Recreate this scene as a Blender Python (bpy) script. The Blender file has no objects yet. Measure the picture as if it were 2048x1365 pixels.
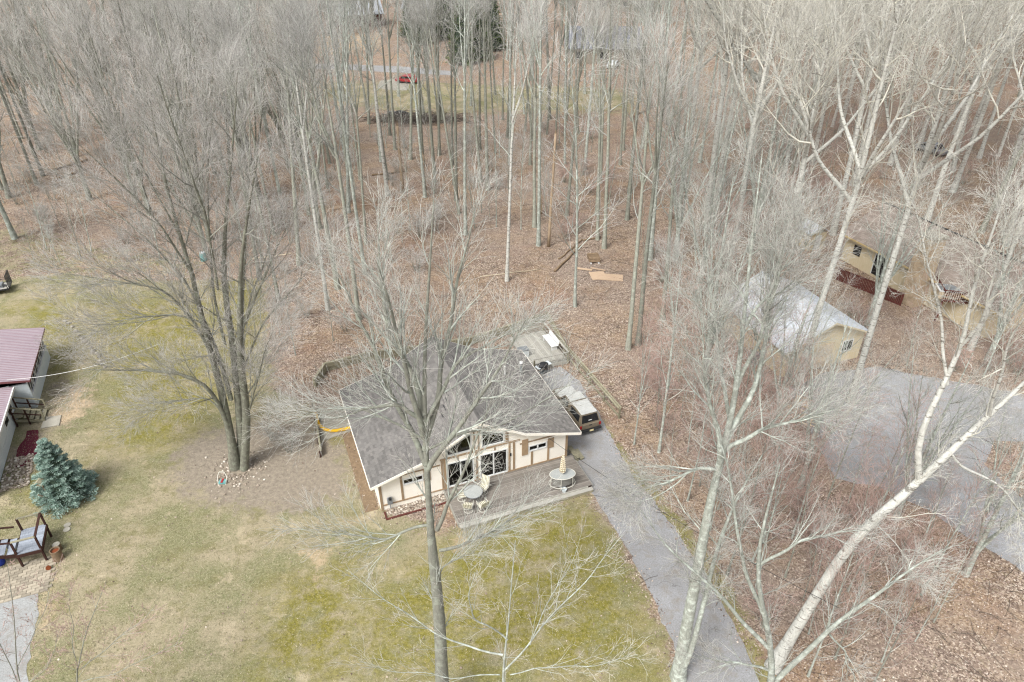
import bpy, math, random
import numpy as np
from mathutils import Vector, Matrix

R = math.radians
scene = bpy.context.scene
col = scene.collection

# ------------------------------------------------------------------ camera, sky, sun, exposure
cam_d = bpy.data.cameras.new('camera'); cam = bpy.data.objects.new('camera', cam_d); col.objects.link(cam)
cam.location = (0, 0, 33); cam.rotation_euler = (R(90 - 33), 0, 0)
cam_d.sensor_width = 36; cam_d.lens = 36 * 1440 / 2048; cam_d.clip_start = 0.1; cam_d.clip_end = 3000
scene.camera = cam

SUN_EL, SUN_AZ = 52, 215          # high thin overcast, glow from behind and left of the viewer
wd = bpy.data.worlds.new('World'); scene.world = wd; wd.use_nodes = True
wn = wd.node_tree.nodes; wl = wd.node_tree.links
sky = wn.new('ShaderNodeTexSky'); sky.sky_type = 'NISHITA'; sky.sun_disc = False
sky.sun_elevation = R(SUN_EL); sky.sun_rotation = R(SUN_AZ); sky.dust_density = 4.0; sky.air_density = 1.0; sky.ozone_density = 1.0
hsv = wn.new('ShaderNodeHueSaturation'); hsv.inputs['Saturation'].default_value = 0.36
bg = wn['Background']; bg.inputs['Strength'].default_value = 0.125
wl.new(sky.outputs[0], hsv.inputs['Color']); wl.new(hsv.outputs[0], bg.inputs['Color'])
sd = bpy.data.lights.new('sun', 'SUN'); sun = bpy.data.objects.new('sun', sd); col.objects.link(sun)
sd.energy = 1.5; sd.angle = R(20); sd.color = (1.0, 0.995, 0.985)
az = R(SUN_AZ)
sdir = Vector((math.sin(az) * math.cos(R(SUN_EL)), math.cos(az) * math.cos(R(SUN_EL)), math.sin(R(SUN_EL))))
sun.rotation_euler = (-sdir).to_track_quat('-Z', 'Y').to_euler(); sun.location = (0, 0, 60)
vs = scene.view_settings; vs.view_transform = 'Standard'; vs.look = 'None'; vs.exposure = 1.0; vs.gamma = 1.0; vs.use_curve_mapping = False
scene.cycles.use_denoising = True; scene.cycles.denoiser = 'OPENIMAGEDENOISE'; scene.cycles.denoising_input_passes = 'RGB_ALBEDO_NORMAL'; scene.cycles.denoising_prefilter = 'NONE'
scene.cycles.max_bounces = 6; scene.cycles.diffuse_bounces = 3; scene.cycles.glossy_bounces = 2; scene.cycles.transparent_max_bounces = 8
scene.cycles.use_adaptive_sampling = False
scene.cycles.pixel_filter_type = 'BLACKMAN_HARRIS'; scene.cycles.filter_width = 1.2

# ------------------------------------------------------------------ materials
def srgb(h):
    c = [int(h[i:i + 2], 16) / 255 for i in (0, 2, 4)]
    return tuple((x / 12.92 if x <= 0.04045 else ((x + 0.055) / 1.055) ** 2.4) for x in c) + (1,)

MATS = {}
class NT:
    def __init__(s, name):
        s.m = bpy.data.materials.new(name); s.m.use_nodes = True
        s.n = s.m.node_tree.nodes; s.l = s.m.node_tree.links
        s.b = s.n['Principled BSDF']; MATS[name] = s.m
        s.tc = s.n.new('ShaderNodeTexCoord')
    def coord(s, kind='Object', scale=None, rot=None):
        o = s.tc.outputs[kind]
        if scale is None and rot is None: return o
        mp = s.n.new('ShaderNodeMapping')
        if scale is not None: mp.inputs['Scale'].default_value = scale if hasattr(scale, '__len__') else (scale,) * 3
        if rot is not None: mp.inputs['Rotation'].default_value = rot
        s.l.new(o, mp.inputs['Vector']); return mp.outputs[0]
    def noise(s, vec, scale, detail=4, rough=0.6, dist=0.0):
        t = s.n.new('ShaderNodeTexNoise'); t.inputs['Scale'].default_value = scale; t.inputs['Detail'].default_value = detail
        t.inputs['Roughness'].default_value = rough; t.inputs['Distortion'].default_value = dist
        s.l.new(vec, t.inputs['Vector']); return t.outputs['Fac']
    def voro(s, vec, scale, feature='F1', out='Color', rnd=1.0):
        t = s.n.new('ShaderNodeTexVoronoi'); t.inputs['Scale'].default_value = scale; t.feature = feature
        t.inputs['Randomness'].default_value = rnd
        s.l.new(vec, t.inputs['Vector']); return t.outputs[out]
    def ramp(s, fac, stops, interp='LINEAR'):
        r = s.n.new('ShaderNodeValToRGB'); r.color_ramp.interpolation = interp
        e = r.color_ramp.elements
        while len(e) < len(stops): e.new(0.5)
        for i, (p, c) in enumerate(stops): e[i].position = p; e[i].color = c if len(c) == 4 else tuple(c) + (1,)
        s.l.new(fac, r.inputs[0]); return r.outputs[0]
    def mix(s, fac, a, b, mode='MIX'):
        m = s.n.new('ShaderNodeMix'); m.data_type = 'RGBA'; m.blend_type = mode
        for sock, v in ((m.inputs['Factor'], fac), (m.inputs['A'], a), (m.inputs['B'], b)):
            pass
        def put(i, v):
            if isinstance(v, (int, float)): m.inputs[i].default_value = v
            elif isinstance(v, tuple): m.inputs[i].default_value = v if len(v) == 4 else v + (1,)
            else: s.l.new(v, m.inputs[i])
        put(0, fac); put(6, a); put(7, b)
        return m.outputs[2]
    def math(s, op, a, b=0.0, clamp=False):
        m = s.n.new('ShaderNodeMath'); m.operation = op; m.use_clamp = clamp
        for i, v in enumerate((a, b)):
            if isinstance(v, (int, float)): m.inputs[i].default_value = v
            else: s.l.new(v, m.inputs[i])
        return m.outputs[0]
    def mapr(s, v, a, b, c=0.0, d=1.0):
        m = s.n.new('ShaderNodeMapRange')
        for i, x in enumerate((v, a, b, c, d)):
            if isinstance(x, (int, float)): m.inputs[i].default_value = x
            else: s.l.new(x, m.inputs[i])
        return m.outputs[0]
    def attr(s, name, out='Fac'):
        a = s.n.new('ShaderNodeAttribute'); a.attribute_name = name; return a.outputs[out]
    def objrand(s):
        return s.n.new('ShaderNodeObjectInfo').outputs['Random']
    def islrand(s):
        return s.n.new('ShaderNodeNewGeometry').outputs['Random Per Island']
    def bump(s, h, strength=0.4, dist=0.02):
        b = s.n.new('ShaderNodeBump'); b.inputs['Strength'].default_value = strength; b.inputs['Distance'].default_value = dist
        s.l.new(h, b.inputs['Height']); s.l.new(b.outputs[0], s.b.inputs['Normal'])
    def done(s, color, rough=0.85, spec=0.2, metal=0.0):
        if isinstance(color, tuple): s.b.inputs['Base Color'].default_value = color
        else: s.l.new(color, s.b.inputs['Base Color'])
        if isinstance(rough, (int, float)): s.b.inputs['Roughness'].default_value = rough
        else: s.l.new(rough, s.b.inputs['Roughness'])
        s.b.inputs['Specular IOR Level'].default_value = spec; s.b.inputs['Metallic'].default_value = metal
        return s.m

def simple(name, c1, c2, scale=6, rough=0.8, spec=0.2, bump=0.15, stretch=(1, 1, 1), metal=0.0, rand=0.25, fine=40):
    t = NT(name); v = t.coord('Object', stretch)
    n = t.noise(v, scale, 5, 0.65); n2 = t.noise(v, fine, 3, 0.6)
    c = t.mix(t.mapr(n, 0.3, 0.7), srgb(c1), srgb(c2))
    c = t.mix(t.mapr(n2, 0.35, 0.7, 0.0, 0.28), c, (0.03, 0.028, 0.025, 1))
    if rand:
        v2 = t.mapr(t.objrand(), 0, 1, 1 - rand, 1 + rand * 0.5)
        g = t.n.new('ShaderNodeCombineColor')
        for i in range(3): t.l.new(v2, g.inputs[i])
        c = t.mix(1.0, c, g.outputs[0], 'MULTIPLY')
    if bump: t.bump(n2, bump, 0.01)
    return t.done(c, rough, spec, metal)

simple('cream_wall', 'faf5ea', 'f3ebdb', 1.2, 0.75, 0.2, 0.06, rand=0)
simple('brown_trim', 'ab9478', '9a8265', 3, 0.75, rand=0.15)
simple('white_paint', 'e6e6e2', 'd6d7d4', 2, 0.5, 0.35, 0.04, rand=0.06)
simple('white_siding', 'd9e0e1', 'cdd6d8', 1.5, 0.5, 0.3, 0.03, rand=0.06)
simple('white_roof_metal', 'd3d8dd', 'b6bcc3', .9, 0.5, 0.3, 0.03, rand=0)
simple('tan_wall', 'd6c9ac', 'c8b998', 2.0, 0.85, rand=0.08, stretch=(4, 4, .6))
simple('grey_deck_wood', '98928a', '7b746a', 3, 0.9, 0.1, 0.3, (1, 9, 9), rand=0.32)
simple('pale_deck_wood', 'b9b7ae', '9d998d', 3, 0.9, 0.1, 0.3, (1, 8, 8), rand=0.2)
simple('greyblue_deck_wood', 'aab0b8', '8b929c', 3, 0.9, 0.1, 0.3, (8, 1, 8), rand=0.2)
simple('dark_brown_wood', '4b322a', '3a2621', 4, 0.85, 0.15, 0.2, rand=0.15)
simple('weathered_timber', 'a8a28a', '84806a', 5, 0.95, 0.08, 0.35, rand=0.25)
simple('new_timber', 'c8b58a', 'b39d72', 5, 0.9, 0.1, 0.25, rand=0.25)
simple('redbrown_stain', '6d3f38', '573029', 4, 0.85, rand=0.2)
simple('concrete', 'b5b0a2', '9b978a', 1.6, 0.95, 0.1, 0.25, rand=0.1)
simple('river_stone', 'b9b2a4', '8d877c', 3, 0.85, 0.15, 0.2, rand=0.4)
simple('white_metal_tube', 'e2e0d4', 'cfcdbf', 3, 0.45, 0.4, 0.0, rand=0)
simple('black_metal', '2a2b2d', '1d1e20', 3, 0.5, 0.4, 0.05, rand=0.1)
simple('grey_metal', '8d9193', '777b7d', 3, 0.45, 0.4, 0.05, rand=0.1)
simple('plywood', 'c9b197', 'b59b80', 3, 0.8, 0.15, 0.15, (1, 6, 6), rand=0.2)
simple('pale_lumber', 'd8cbb4', 'bda98d', 3, 0.9, 0.1, 0.2, rand=0.25)
simple('log_wood', 'a08a70', '7c6a56', 5, 0.95, 0.05, 0.5, rand=0.3)
simple('snag_wood', 'b3a18a', '968168', 5, 0.95, 0.05, 0.5, (6, 6, .6), rand=0.25)
simple('interior_floor', 'b98a5c', '9c6f45', 3, 0.6, rand=0)
simple('interior_wall', 'b5743f', '94592e', 2, 0.9, rand=0)
simple('brown_shingle', '8f8478', '776c61', 2, 0.95, 0.08, 0.3, rand=0.15)
simple('red_paint', 'b3252b', '94191f', 3, 0.35, 0.5, 0, rand=0)
simple('red_mulch', '6e3440', '532530', 30, 0.95, 0.05, 0.8, rand=0, fine=60)
simple('terracotta', '8c4a2a', '6c371e', 5, 0.8, rand=0)
simple('blue_plastic', '1d3fb0', '163090', 3, 0.4, 0.4, 0, rand=0)
simple('teal_paint', '7fb7b4', '5f9a98', 3, 0.5, rand=0)
simple('truck_paint', '7d7260', '6f6555', 2, 0.3, 0.5, 0.0, rand=0, fine=12)
simple('truck_roof_paint', 'c0c1bc', 'b0b1ac', 3, 0.4, 0.45, 0.02, rand=0, fine=20)
simple('rubber', '1f1f20', '161617', 5, 0.85, 0.2, 0.1, rand=0)
simple('chrome', 'b9bcbe', 'a5a8aa', 3, 0.25, 0.5, 0.0, metal=0.8, rand=0)
simple('tail_light', 'a81e1c', '8a1412', 3, 0.25, 0.5, 0, rand=0)
simple('plate_paint', 'e9dcae', 'd9c990', 3, 0.5, rand=0)
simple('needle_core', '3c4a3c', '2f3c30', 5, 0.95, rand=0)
simple('brick_paver', 'b5ab98', '9c9280', 4, 0.95, 0.1, 0.3, rand=0.3)
simple('tan_brick', 'c6b49a', 'ad9a80', 4, 0.9, 0.1, 0.3, rand=0.2)
simple('yellow_plastic', 'e9b90f', 'd8a70a', 3, 0.45, 0.4, 0, rand=0)
simple('grey_table_glass', 'b3b6b2', 'a2a6a2', 3, 0.15, 0.5, 0, rand=0)
simple('dark_mesh', '8d8b85', '7c7a74', 3, 0.8, rand=0)
simple('far_roof', '7e8187', '6c6f75', 3, 0.9, rand=0.1)
simple('far_wall', 'a89f90', '8f8678', 3, 0.9, rand=0.2)
simple('brush_dead', '6a625a', '4f4842', 4, 0.95, 0.05, 0, rand=0.2)

t = NT('maroon_metal'); v = t.coord('Object')
c = t.mix(t.mapr(t.noise(v, .6, 4), .3, .7), srgb('a2959a'), srgb('94868c'))
c = t.mix(t.mapr(t.noise(v, 9, 4), .45, .8, 0, .3), c, srgb('b3a8ac')); t.done(c, 0.40, 0.5, 0.0)
simple('maroon_trim', '7d5052', '6c4144', 3, 0.5, 0.3, 0, rand=0)

t = NT('shingles')
v = t.coord('Object'); ir = t.islrand()
c = t.ramp(ir, [(0, srgb('676460')), (.35, srgb('73706b')), (.7, srgb('7b7873')), (1, srgb('85817b'))])
c = t.mix(t.mapr(t.noise(v, .45, 5, .6), .45, .7, 0, .35), c, srgb('94908b'))
c = t.mix(t.mapr(t.noise(v, 45, 2), .3, .7, 0, .35), c, srgb('4f4e51'))
t.done(c, .95, .1)

t = NT('glass')                                     # clear pane with a sky reflection
gl = t.n.new('ShaderNodeBsdfGlossy'); gl.inputs['Roughness'].default_value = 0.02
tr = t.n.new('ShaderNodeBsdfTransparent'); tr.inputs['Color'].default_value = (.86, .88, .89, 1)
fr = t.n.new('ShaderNodeFresnel'); fr.inputs['IOR'].default_value = 1.55
ms = t.n.new('ShaderNodeMixShader'); t.l.new(t.math('MULTIPLY', fr.outputs[0], 1.3, True), ms.inputs[0]); t.l.new(tr.outputs[0], ms.inputs[1]); t.l.new(gl.outputs[0], ms.inputs[2])
t.l.new(ms.outputs[0], t.n['Material Output'].inputs['Surface'])
t = NT('dark_glass'); t.done((.012, .014, .016, 1), .04, .5)

t = NT('striped_fabric'); v = t.coord('Object')
w = t.n.new('ShaderNodeTexWave'); w.wave_type = 'BANDS'; w.bands_direction = 'X'; w.inputs['Scale'].default_value = 3.2; w.inputs['Distortion'].default_value = 0
t.l.new(v, w.inputs['Vector'])
t.done(t.ramp(w.outputs['Fac'], [(0, srgb('8d8a76')), (.42, srgb('98957f')), (.5, srgb('d9d3bd')), (1, srgb('dcd7c4'))]), .9, .1)
t = NT('umbrella_fabric'); v = t.coord('Object', (1, 1, 1), (0.25, 0, 0))
w = t.n.new('ShaderNodeTexWave'); w.wave_type = 'BANDS'; w.bands_direction = 'Z'; w.inputs['Scale'].default_value = 2.1; w.inputs['Distortion'].default_value = 1.5
t.l.new(v, w.inputs['Vector'])
t.done(t.ramp(w.outputs['Fac'], [(0, srgb('9c8c70')), (.3, srgb('a7987c')), (.42, srgb('e6dcc4')), (1, srgb('ece4d0'))]), .9, .1)

# bark family -----------------------------------------------------
def bark(name, a, b, lich, lamt, band=0.0, rand=.3, gain=1.0):
    t = NT(name); v = t.coord('Object'); vs_ = t.coord('Object', (6, 6, 1.2))
    n = t.noise(vs_, 2.2, 5, .65)
    c = t.mix(t.mapr(n, .3, .7), srgb(a), srgb(b))
    c = t.mix(t.mapr(t.noise(v, 3.1, 4, .7), .48, .66, 0, lamt), c, srgb(lich))
    if band:
        z = t.coord('Object', (1.2, 1.2, 5))
        c = t.mix(t.mapr(t.noise(z, 2.0, 4, .65, .4), .55, .63, 0, band), c, srgb('4a4238'))
    v2 = t.mapr(t.objrand(), 0, 1, gain * (1 - rand), gain * (1 + rand * .4))
    if not name.startswith('bark'): v2 = t.math('MULTIPLY', v2, t.mapr(t.islrand(), 0, 1, .55, 1.25))
    g = t.n.new('ShaderNodeCombineColor')
    for i in range(3): t.l.new(v2, g.inputs[i])
    c = t.mix(1.0, c, g.outputs[0], 'MULTIPLY')
    t.bump(n, .6, .03)
    return t.done(c, .95, .08)
bark('bark_grey', '99998c', '7b7c72', 'a9b0a0', .7)
bark('limb_grey', 'b3b3aa', '9a9b93', 'bcc1b5', .6)
bark('twig_grey', 'd2d0ca', 'bcbab4', 'd9d8d2', .4)
bark('bark_maple', '7f7e70', '636258', '9a9f8c', .6, rand=.12)
bark('limb_maple', 'a5a59a', '8d8d83', 'b5b9ab', .5, rand=.12)
bark('twig_maple', 'd6d3cc', 'c1bdb6', 'dddad4', .4, rand=.2)
bark('bark_pale', 'c6c6bd', 'a8a79f', 'd6d6ce', .6, .75, rand=.15)
bark('limb_pale', 'd2cfc1', 'bab7aa', 'dddbd0', .5, .25, rand=.12)
bark('twig_pale', 'dcdad0', 'c9c7bd', 'e4e2d9', .4, rand=.15)
bark('bark_lichen', 'a5a99e', '888c83', 'c8d0c6', .95, rand=.12)
bark('limb_lichen', 'b4b8ad', '9a9f95', 'ccd3ca', .9, rand=.12)
bark('twig_lichen', 'c8c6bd', 'b0aea6', 'd2d2ca', .5, rand=.15)
bark('twig_red', 'c4a89d', 'aa8f85', 'ccbab0', .5, rand=.2)

t = NT('spruce_needles'); ir = t.islrand()
c = t.ramp(ir, [(0, srgb('5d7667')), (.5, srgb('849c8f')), (1, srgb('b4c5ba'))]); t.done(c, .8, .15)
t = NT('conifer_green'); ir = t.islrand()
c = t.ramp(ir, [(0, srgb('3c4a30')), (.5, srgb('55663f')), (1, srgb('6f7d52'))]); t.done(c, .85, .1)
t = NT('leaf_litter'); ir = t.islrand()
c = t.ramp(ir, [(0, srgb('574840')), (.25, srgb('7b6b60')), (.5, srgb('96857a')), (.75, srgb('ab9b8c')), (.95, srgb('bbac9b')), (1, srgb('d8cdc0'))]); t.done(c, .9, .12)
t = NT('grass_blade'); ir = t.islrand()
c = t.ramp(ir, [(0, srgb('6a6748')), (.35, srgb('857e60')), (.7, srgb('a0967a')), (1, srgb('bbb097'))]); t.done(c, .9, .1)

# asphalt
def asphalt(name, a, b, crack=1.0):
    t = NT(name); v = t.coord('Object')
    c = t.mix(t.mapr(t.noise(v, .35, 5, .65), .3, .7), srgb(a), srgb(b))
    c = t.mix(t.mapr(t.noise(v, 14, 5, .75), .38, .66, 0, .6), c, srgb('625f5a'))
    wv = t.n.new('ShaderNodeVectorMath'); wv.operation = 'ADD'
    nn = t.n.new('ShaderNodeTexNoise'); nn.inputs['Scale'].default_value = 1.3; t.l.new(v, nn.inputs['Vector'])
    t.l.new(v, wv.inputs[0]); t.l.new(nn.outputs['Color'], wv.inputs[1])
    e = t.voro(wv.outputs[0], .42, 'DISTANCE_TO_EDGE', 'Distance')
    k = t.math('MULTIPLY', t.mapr(e, 0.0, .010, crack * .7, 0), t.mapr(t.noise(v, .35, 3), .50, .58))
    c = t.mix(k, c, srgb('4a4844'))
    c = t.mix(t.mapr(t.noise(v, 1.1, 7, .75), .50, .66, 0, .75), c, srgb('857c6e'))
    c = t.mix(t.mapr(t.noise(v, .16, 4, .6), .42, .58, 0, .4), c, srgb('7d7b78'))
    t.bump(t.noise(v, 60, 2), .35, .01)
    return t.done(c, .95, .12)
asphalt('asphalt', 'aaabac', '969798')
asphalt('asphalt_pale', 'acadae', '989a9b', .5)
asphalt('gravel_grey', 'c0c2bf', 'a3a6a5', 0)

# ground: leaf litter / lawn / bare soil / moss, blended by painted areas of the plot
t = NT('ground_cover'); v = t.coord('Object')
lawn = t.attr('lawn'); dirt = t.attr('dirt'); moss = t.attr('moss'); dry = t.attr('dry')
edge = t.mapr(t.noise(v, .8, 8, .75), .28, .72, -.5, .5)
vor = t.voro(v, 12.0, 'F1', 'Color'); sep = t.n.new('ShaderNodeSeparateColor'); t.l.new(vor, sep.inputs[0])
lf = t.ramp(sep.outputs[0], [(0, srgb('50433b')), (.25, srgb('77675b')), (.55, srgb('968475')), (.85, srgb('b0a08e')), (1, srgb('d0c5b5'))])
lf = t.mix(t.mapr(t.noise(v, .22, 5, .6), .42, .6, 0, .5), lf, srgb('9c8468'))
lf = t.mix(t.mapr(t.noise(v, .9, 5, .7), .5, .66, 0, .7), lf, srgb('6a5b53'))
lf = t.mix(t.mapr(t.noise(v, 2.4, 4, .7), .54, .68, 0, .5), lf, srgb('958a6c'))
lf = t.mix(t.mapr(t.noise(v, .14, 6, .7, .6), .52, .64, 0, .35), lf, srgb('8d6a57'))
lf = t.mix(t.mapr(t.noise(v, .09, 5, .65), .44, .60, 0, .55), lf, srgb('94867a'))
lf = t.mix(t.mapr(t.noise(v, 5.5, 5, .75), .55, .66, 0, .6), lf, srgb('564a43'))
g0 = t.noise(v, 7, 6, .75)
gr = t.ramp(g0, [(.25, srgb('52563b')), (.42, srgb('6d6f4b')), (.56, srgb('868363')), (.75, srgb('a8a184'))])
gr = t.mix(t.mapr(t.noise(v, .28, 6, .66), .42, .58, 0, .8), gr, srgb('a0947c'))
gr = t.mix(t.mapr(t.noise(v, .55, 6, .7), .52, .62, 0, .75), gr, srgb('74704a'))
gr = t.mix(t.mapr(t.noise(v, 22, 3, .7), .5, .72, 0, .6), gr, srgb('c6bca2'))
gr = t.mix(t.mapr(t.noise(v, 3.4, 7, .78), .54, .62, 0, .5), gr, srgb('5f5a45'))
gr = t.mix(t.mapr(t.noise(v, .42, 7, .72), .56, .63, 0, .7), gr, srgb('b3a68c'))
gr = t.mix(t.mapr(t.noise(v, 1.3, 6, .75), .56, .70, 0, .6), gr, srgb('6d6652'))
mo = t.ramp(t.noise(v, 5, 5, .75), [(.3, srgb('5b5828')), (.5, srgb('7d7738')), (.72, srgb('9e945d'))])
gr = t.mix(t.math('MULTIPLY', moss, t.mapr(t.noise(v, .9, 9, .78), .40, .56), True), gr, mo)
so = t.ramp(t.noise(v, 3.5, 6, .75), [(.25, srgb('6f665a')), (.5, srgb('8d8374')), (.75, srgb('a59a89'))])
sa = t.ramp(t.noise(v, 5, 6, .75), [(.25, srgb('a3906f')), (.5, srgb('b9a488')), (.8, srgb('cbb99f'))])
c = t.mix(t.mapr(t.math('ADD', lawn, edge), .38, .62), lf, gr)
c = t.mix(t.mapr(t.math('ADD', dirt, edge), .35, .70), c, so)
c = t.mix(t.mapr(t.math('ADD', dry, edge), .38, .72), c, sa)
t.bump(t.math('ADD', sep.outputs[1], t.noise(v, 14, 4, .7)), .7, .05)
t.done(c, .97, .06)

# ------------------------------------------------------------------ mesh helpers
def mesh_np(name, V, F, mats, idx=None, smooth=False):
    """V (n,3) array, F list of (m,k) index arrays."""
    me = bpy.data.meshes.new(name)
    V = np.asarray(V, dtype=np.float32); me.vertices.add(len(V)); me.vertices.foreach_set('co', V.ravel())
    F = [np.asarray(f, dtype=np.int32) for f in F if len(f)]
    loops = np.concatenate([f.ravel() for f in F]); tot = np.concatenate([np.full(len(f), f.shape[1], np.int32) for f in F])
    me.loops.add(len(loops)); me.loops.foreach_set('vertex_index', loops)
    st = np.concatenate([[0], np.cumsum(tot)[:-1]]).astype(np.int32)
    me.polygons.add(len(tot)); me.polygons.foreach_set('loop_start', st); me.polygons.foreach_set('loop_total', tot)
    for m in (mats if isinstance(mats, (list, tuple)) else [mats]): me.materials.append(MATS[m])
    if idx is not None: me.polygons.foreach_set('material_index', np.asarray(idx, dtype=np.int32))
    me.polygons.foreach_set('use_smooth', np.full(len(tot), bool(smooth)))
    me.update(calc_edges=True); me.validate()
    return me

def link(name, data, parent=None, loc=None, rz=None):
    o = bpy.data.objects.new(name, data); col.objects.link(o)
    if parent is not None: o.parent = parent
    if loc is not None: o.location = loc
    if rz is not None: o.rotation_euler = (0, 0, rz)
    return o
def tag(o, label, cat=None, group=None, kind=None):
    if label: o['label'] = label
    if cat: o['category'] = cat
    if group: o['group'] = group
    if kind: o['kind'] = kind
    return o
def thing(name, label, cat, loc=(0, 0, 0), rz=0.0, group=None):
    return tag(link(name, None, None, loc, rz), label, cat, group)
def copy_tree(root, loc, rz=0.0, sc=1.0, label=None, group=None, name=None):
    r = root.copy(); col.objects.link(r); r.location = loc; r.rotation_euler = (0, 0, rz)
    r.scale = (sc,) * 3 if not hasattr(sc, '__len__') else sc
    if label: r['label'] = label
    if group: r['group'] = group
    for ch in list(root.children):
        c = ch.copy(); col.objects.link(c); c.parent = r
        for g in list(ch.children):
            d = g.copy(); col.objects.link(d); d.parent = c
    return r

class MB:
    def __init__(s): s.v = []; s.f = []
    def add(s, V, F):
        n = len(s.v); s.v += [tuple(map(float, p)) for p in V]; s.f += [tuple(n + i for i in f) for f in F]; return s
    def box(s, c, d, rz=0.0, rx=0.0, ry=0.0):
        h = [x / 2 for x in d]
        M = Matrix.Rotation(rz, 3, 'Z') @ Matrix.Rotation(ry, 3, 'Y') @ Matrix.Rotation(rx, 3, 'X')
        P = [M @ Vector((a * h[0], b * h[1], e * h[2])) + Vector(c) for a in (-1, 1) for b in (-1, 1) for e in (-1, 1)]
        return s.add(P, [(0, 1, 3, 2), (4, 6, 7, 5), (0, 4, 5, 1), (2, 3, 7, 6), (0, 2, 6, 4), (1, 5, 7, 3)])
    def mm(s, x0, x1, y0, y1, z0, z1): return s.box(((x0 + x1) / 2, (y0 + y1) / 2, (z0 + z1) / 2), (x1 - x0, y1 - y0, z1 - z0))
    def beam(s, a, b, w, h):
        a, b = Vector(a), Vector(b); d = (b - a); L = d.length; d.normalize()
        side = d.cross(Vector((0, 0, 1)))
        if side.length < 1e-4: side = Vector((1, 0, 0))
        side.normalize(); up = side.cross(d)
        P = [p + side * (i * w / 2) + up * (j * h / 2) for p in (a, b) for i in (-1, 1) for j in (-1, 1)]
        return s.add(P, [(0, 1, 3, 2), (4, 6, 7, 5), (0, 4, 5, 1), (2, 3, 7, 6), (0, 2, 6, 4), (1, 5, 7, 3)])
    def prism(s, poly, axis, a0, a1):
        """extrude a 2D polygon; axis 'y': poly is (x,z); axis 'z': poly is (x,y); axis 'x': poly is (y,z)."""
        def p3(p, a): return {'y': (p[0], a, p[1]), 'z': (p[0], p[1], a), 'x': (a, p[0], p[1])}[axis]
        n = len(poly)
        V = [p3(p, a0) for p in poly] + [p3(p, a1) for p in poly]
        F = [tuple(range(n)), tuple(range(2 * n - 1, n - 1, -1))] + [(i, i + n, (i + 1) % n + n, (i + 1) % n) for i in range(n)]
        return s.add(V, F)
    def tube(s, pts, r, k=8, cap=True, closed=False):
        pts = [Vector(p) for p in pts]; n = len(pts); rs = r if hasattr(r, '__len__') else [r] * n
        V = []; ref = None
        for i, p in enumerate(pts):
            if closed: d = pts[(i + 1) % n] - pts[i - 1]
            else: d = pts[min(i + 1, n - 1)] - pts[max(i - 1, 0)]
            d.normalize()
            if ref is None: ref = Vector((0, 0, 1)) if abs(d.z) < .9 else Vector((1, 0, 0))
            a = d.cross(ref).normalized(); b = a.cross(d)
            ref = b
            V += [p + (a * math.cos(2 * math.pi * j / k) + b * math.sin(2 * math.pi * j / k)) * rs[i] for j in range(k)]
        F = []
        for i in range(n if closed else n - 1):
            for j in range(k):
                a, b2 = i * k + j, i * k + (j + 1) % k; e = ((i + 1) % n) * k
                F.append((a, b2, e + (j + 1) % k, e + j))
        if cap and not closed: F += [tuple(range(k - 1, -1, -1)), tuple(range((n - 1) * k, n * k))]
        return s.add(V, F)
    def lathe(s, prof, c=(0, 0, 0), k=16, sx=1.0, sy=1.0):
        V = [(c[0] + sx * r * math.cos(2 * math.pi * j / k), c[1] + sy * r * math.sin(2 * math.pi * j / k), c[2] + z) for r, z in prof for j in range(k)]
        F = [(i * k + j, i * k + (j + 1) % k, (i + 1) * k + (j + 1) % k, (i + 1) * k + j) for i in range(len(prof) - 1) for j in range(k)]
        F += [tuple(range(k - 1, -1, -1)), tuple(range((len(prof) - 1) * k, len(prof) * k))]
        return s.add(V, F)
    def build(s, name, mat, parent=None, loc=None, rz=None, smooth=False, bevel=0.0):
        me = bpy.data.meshes.new(name); me.from_pydata(s.v, [], s.f); me.materials.append(MATS[mat]); me.update()
        if smooth:
            for p in me.polygons: p.use_smooth = True
        o = link(name, me, parent, loc, rz)
        if bevel:
            b = o.modifiers.new('bevel', 'BEVEL'); b.width = bevel; b.segments = 2; b.limit_method = 'ANGLE'
        return o
def P2(*pts): return [p[:2] for p in pts]

def poly_sd(X, Y, poly):
    """signed distance to a polygon, positive inside."""
    poly = np.asarray(poly, float); d = np.full(X.shape, 1e9); ins = np.zeros(X.shape, bool)
    for i in range(len(poly)):
        a, b = poly[i - 1], poly[i]; e = b - a
        t = np.clip(((X - a[0]) * e[0] + (Y - a[1]) * e[1]) / (e @ e + 1e-9), 0, 1)
        d = np.minimum(d, np.hypot(X - a[0] - t * e[0], Y - a[1] - t * e[1]))
        cr = ((a[1] > Y) != (b[1] > Y)) & (X < (b[0] - a[0]) * (Y - a[1]) / (b[1] - a[1] + 1e-12) + a[0])
        ins ^= cr
    return np.where(ins, d, -d)
def inside(x, y, poly): return poly_sd(np.array([x]), np.array([y]), poly)[0]

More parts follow.
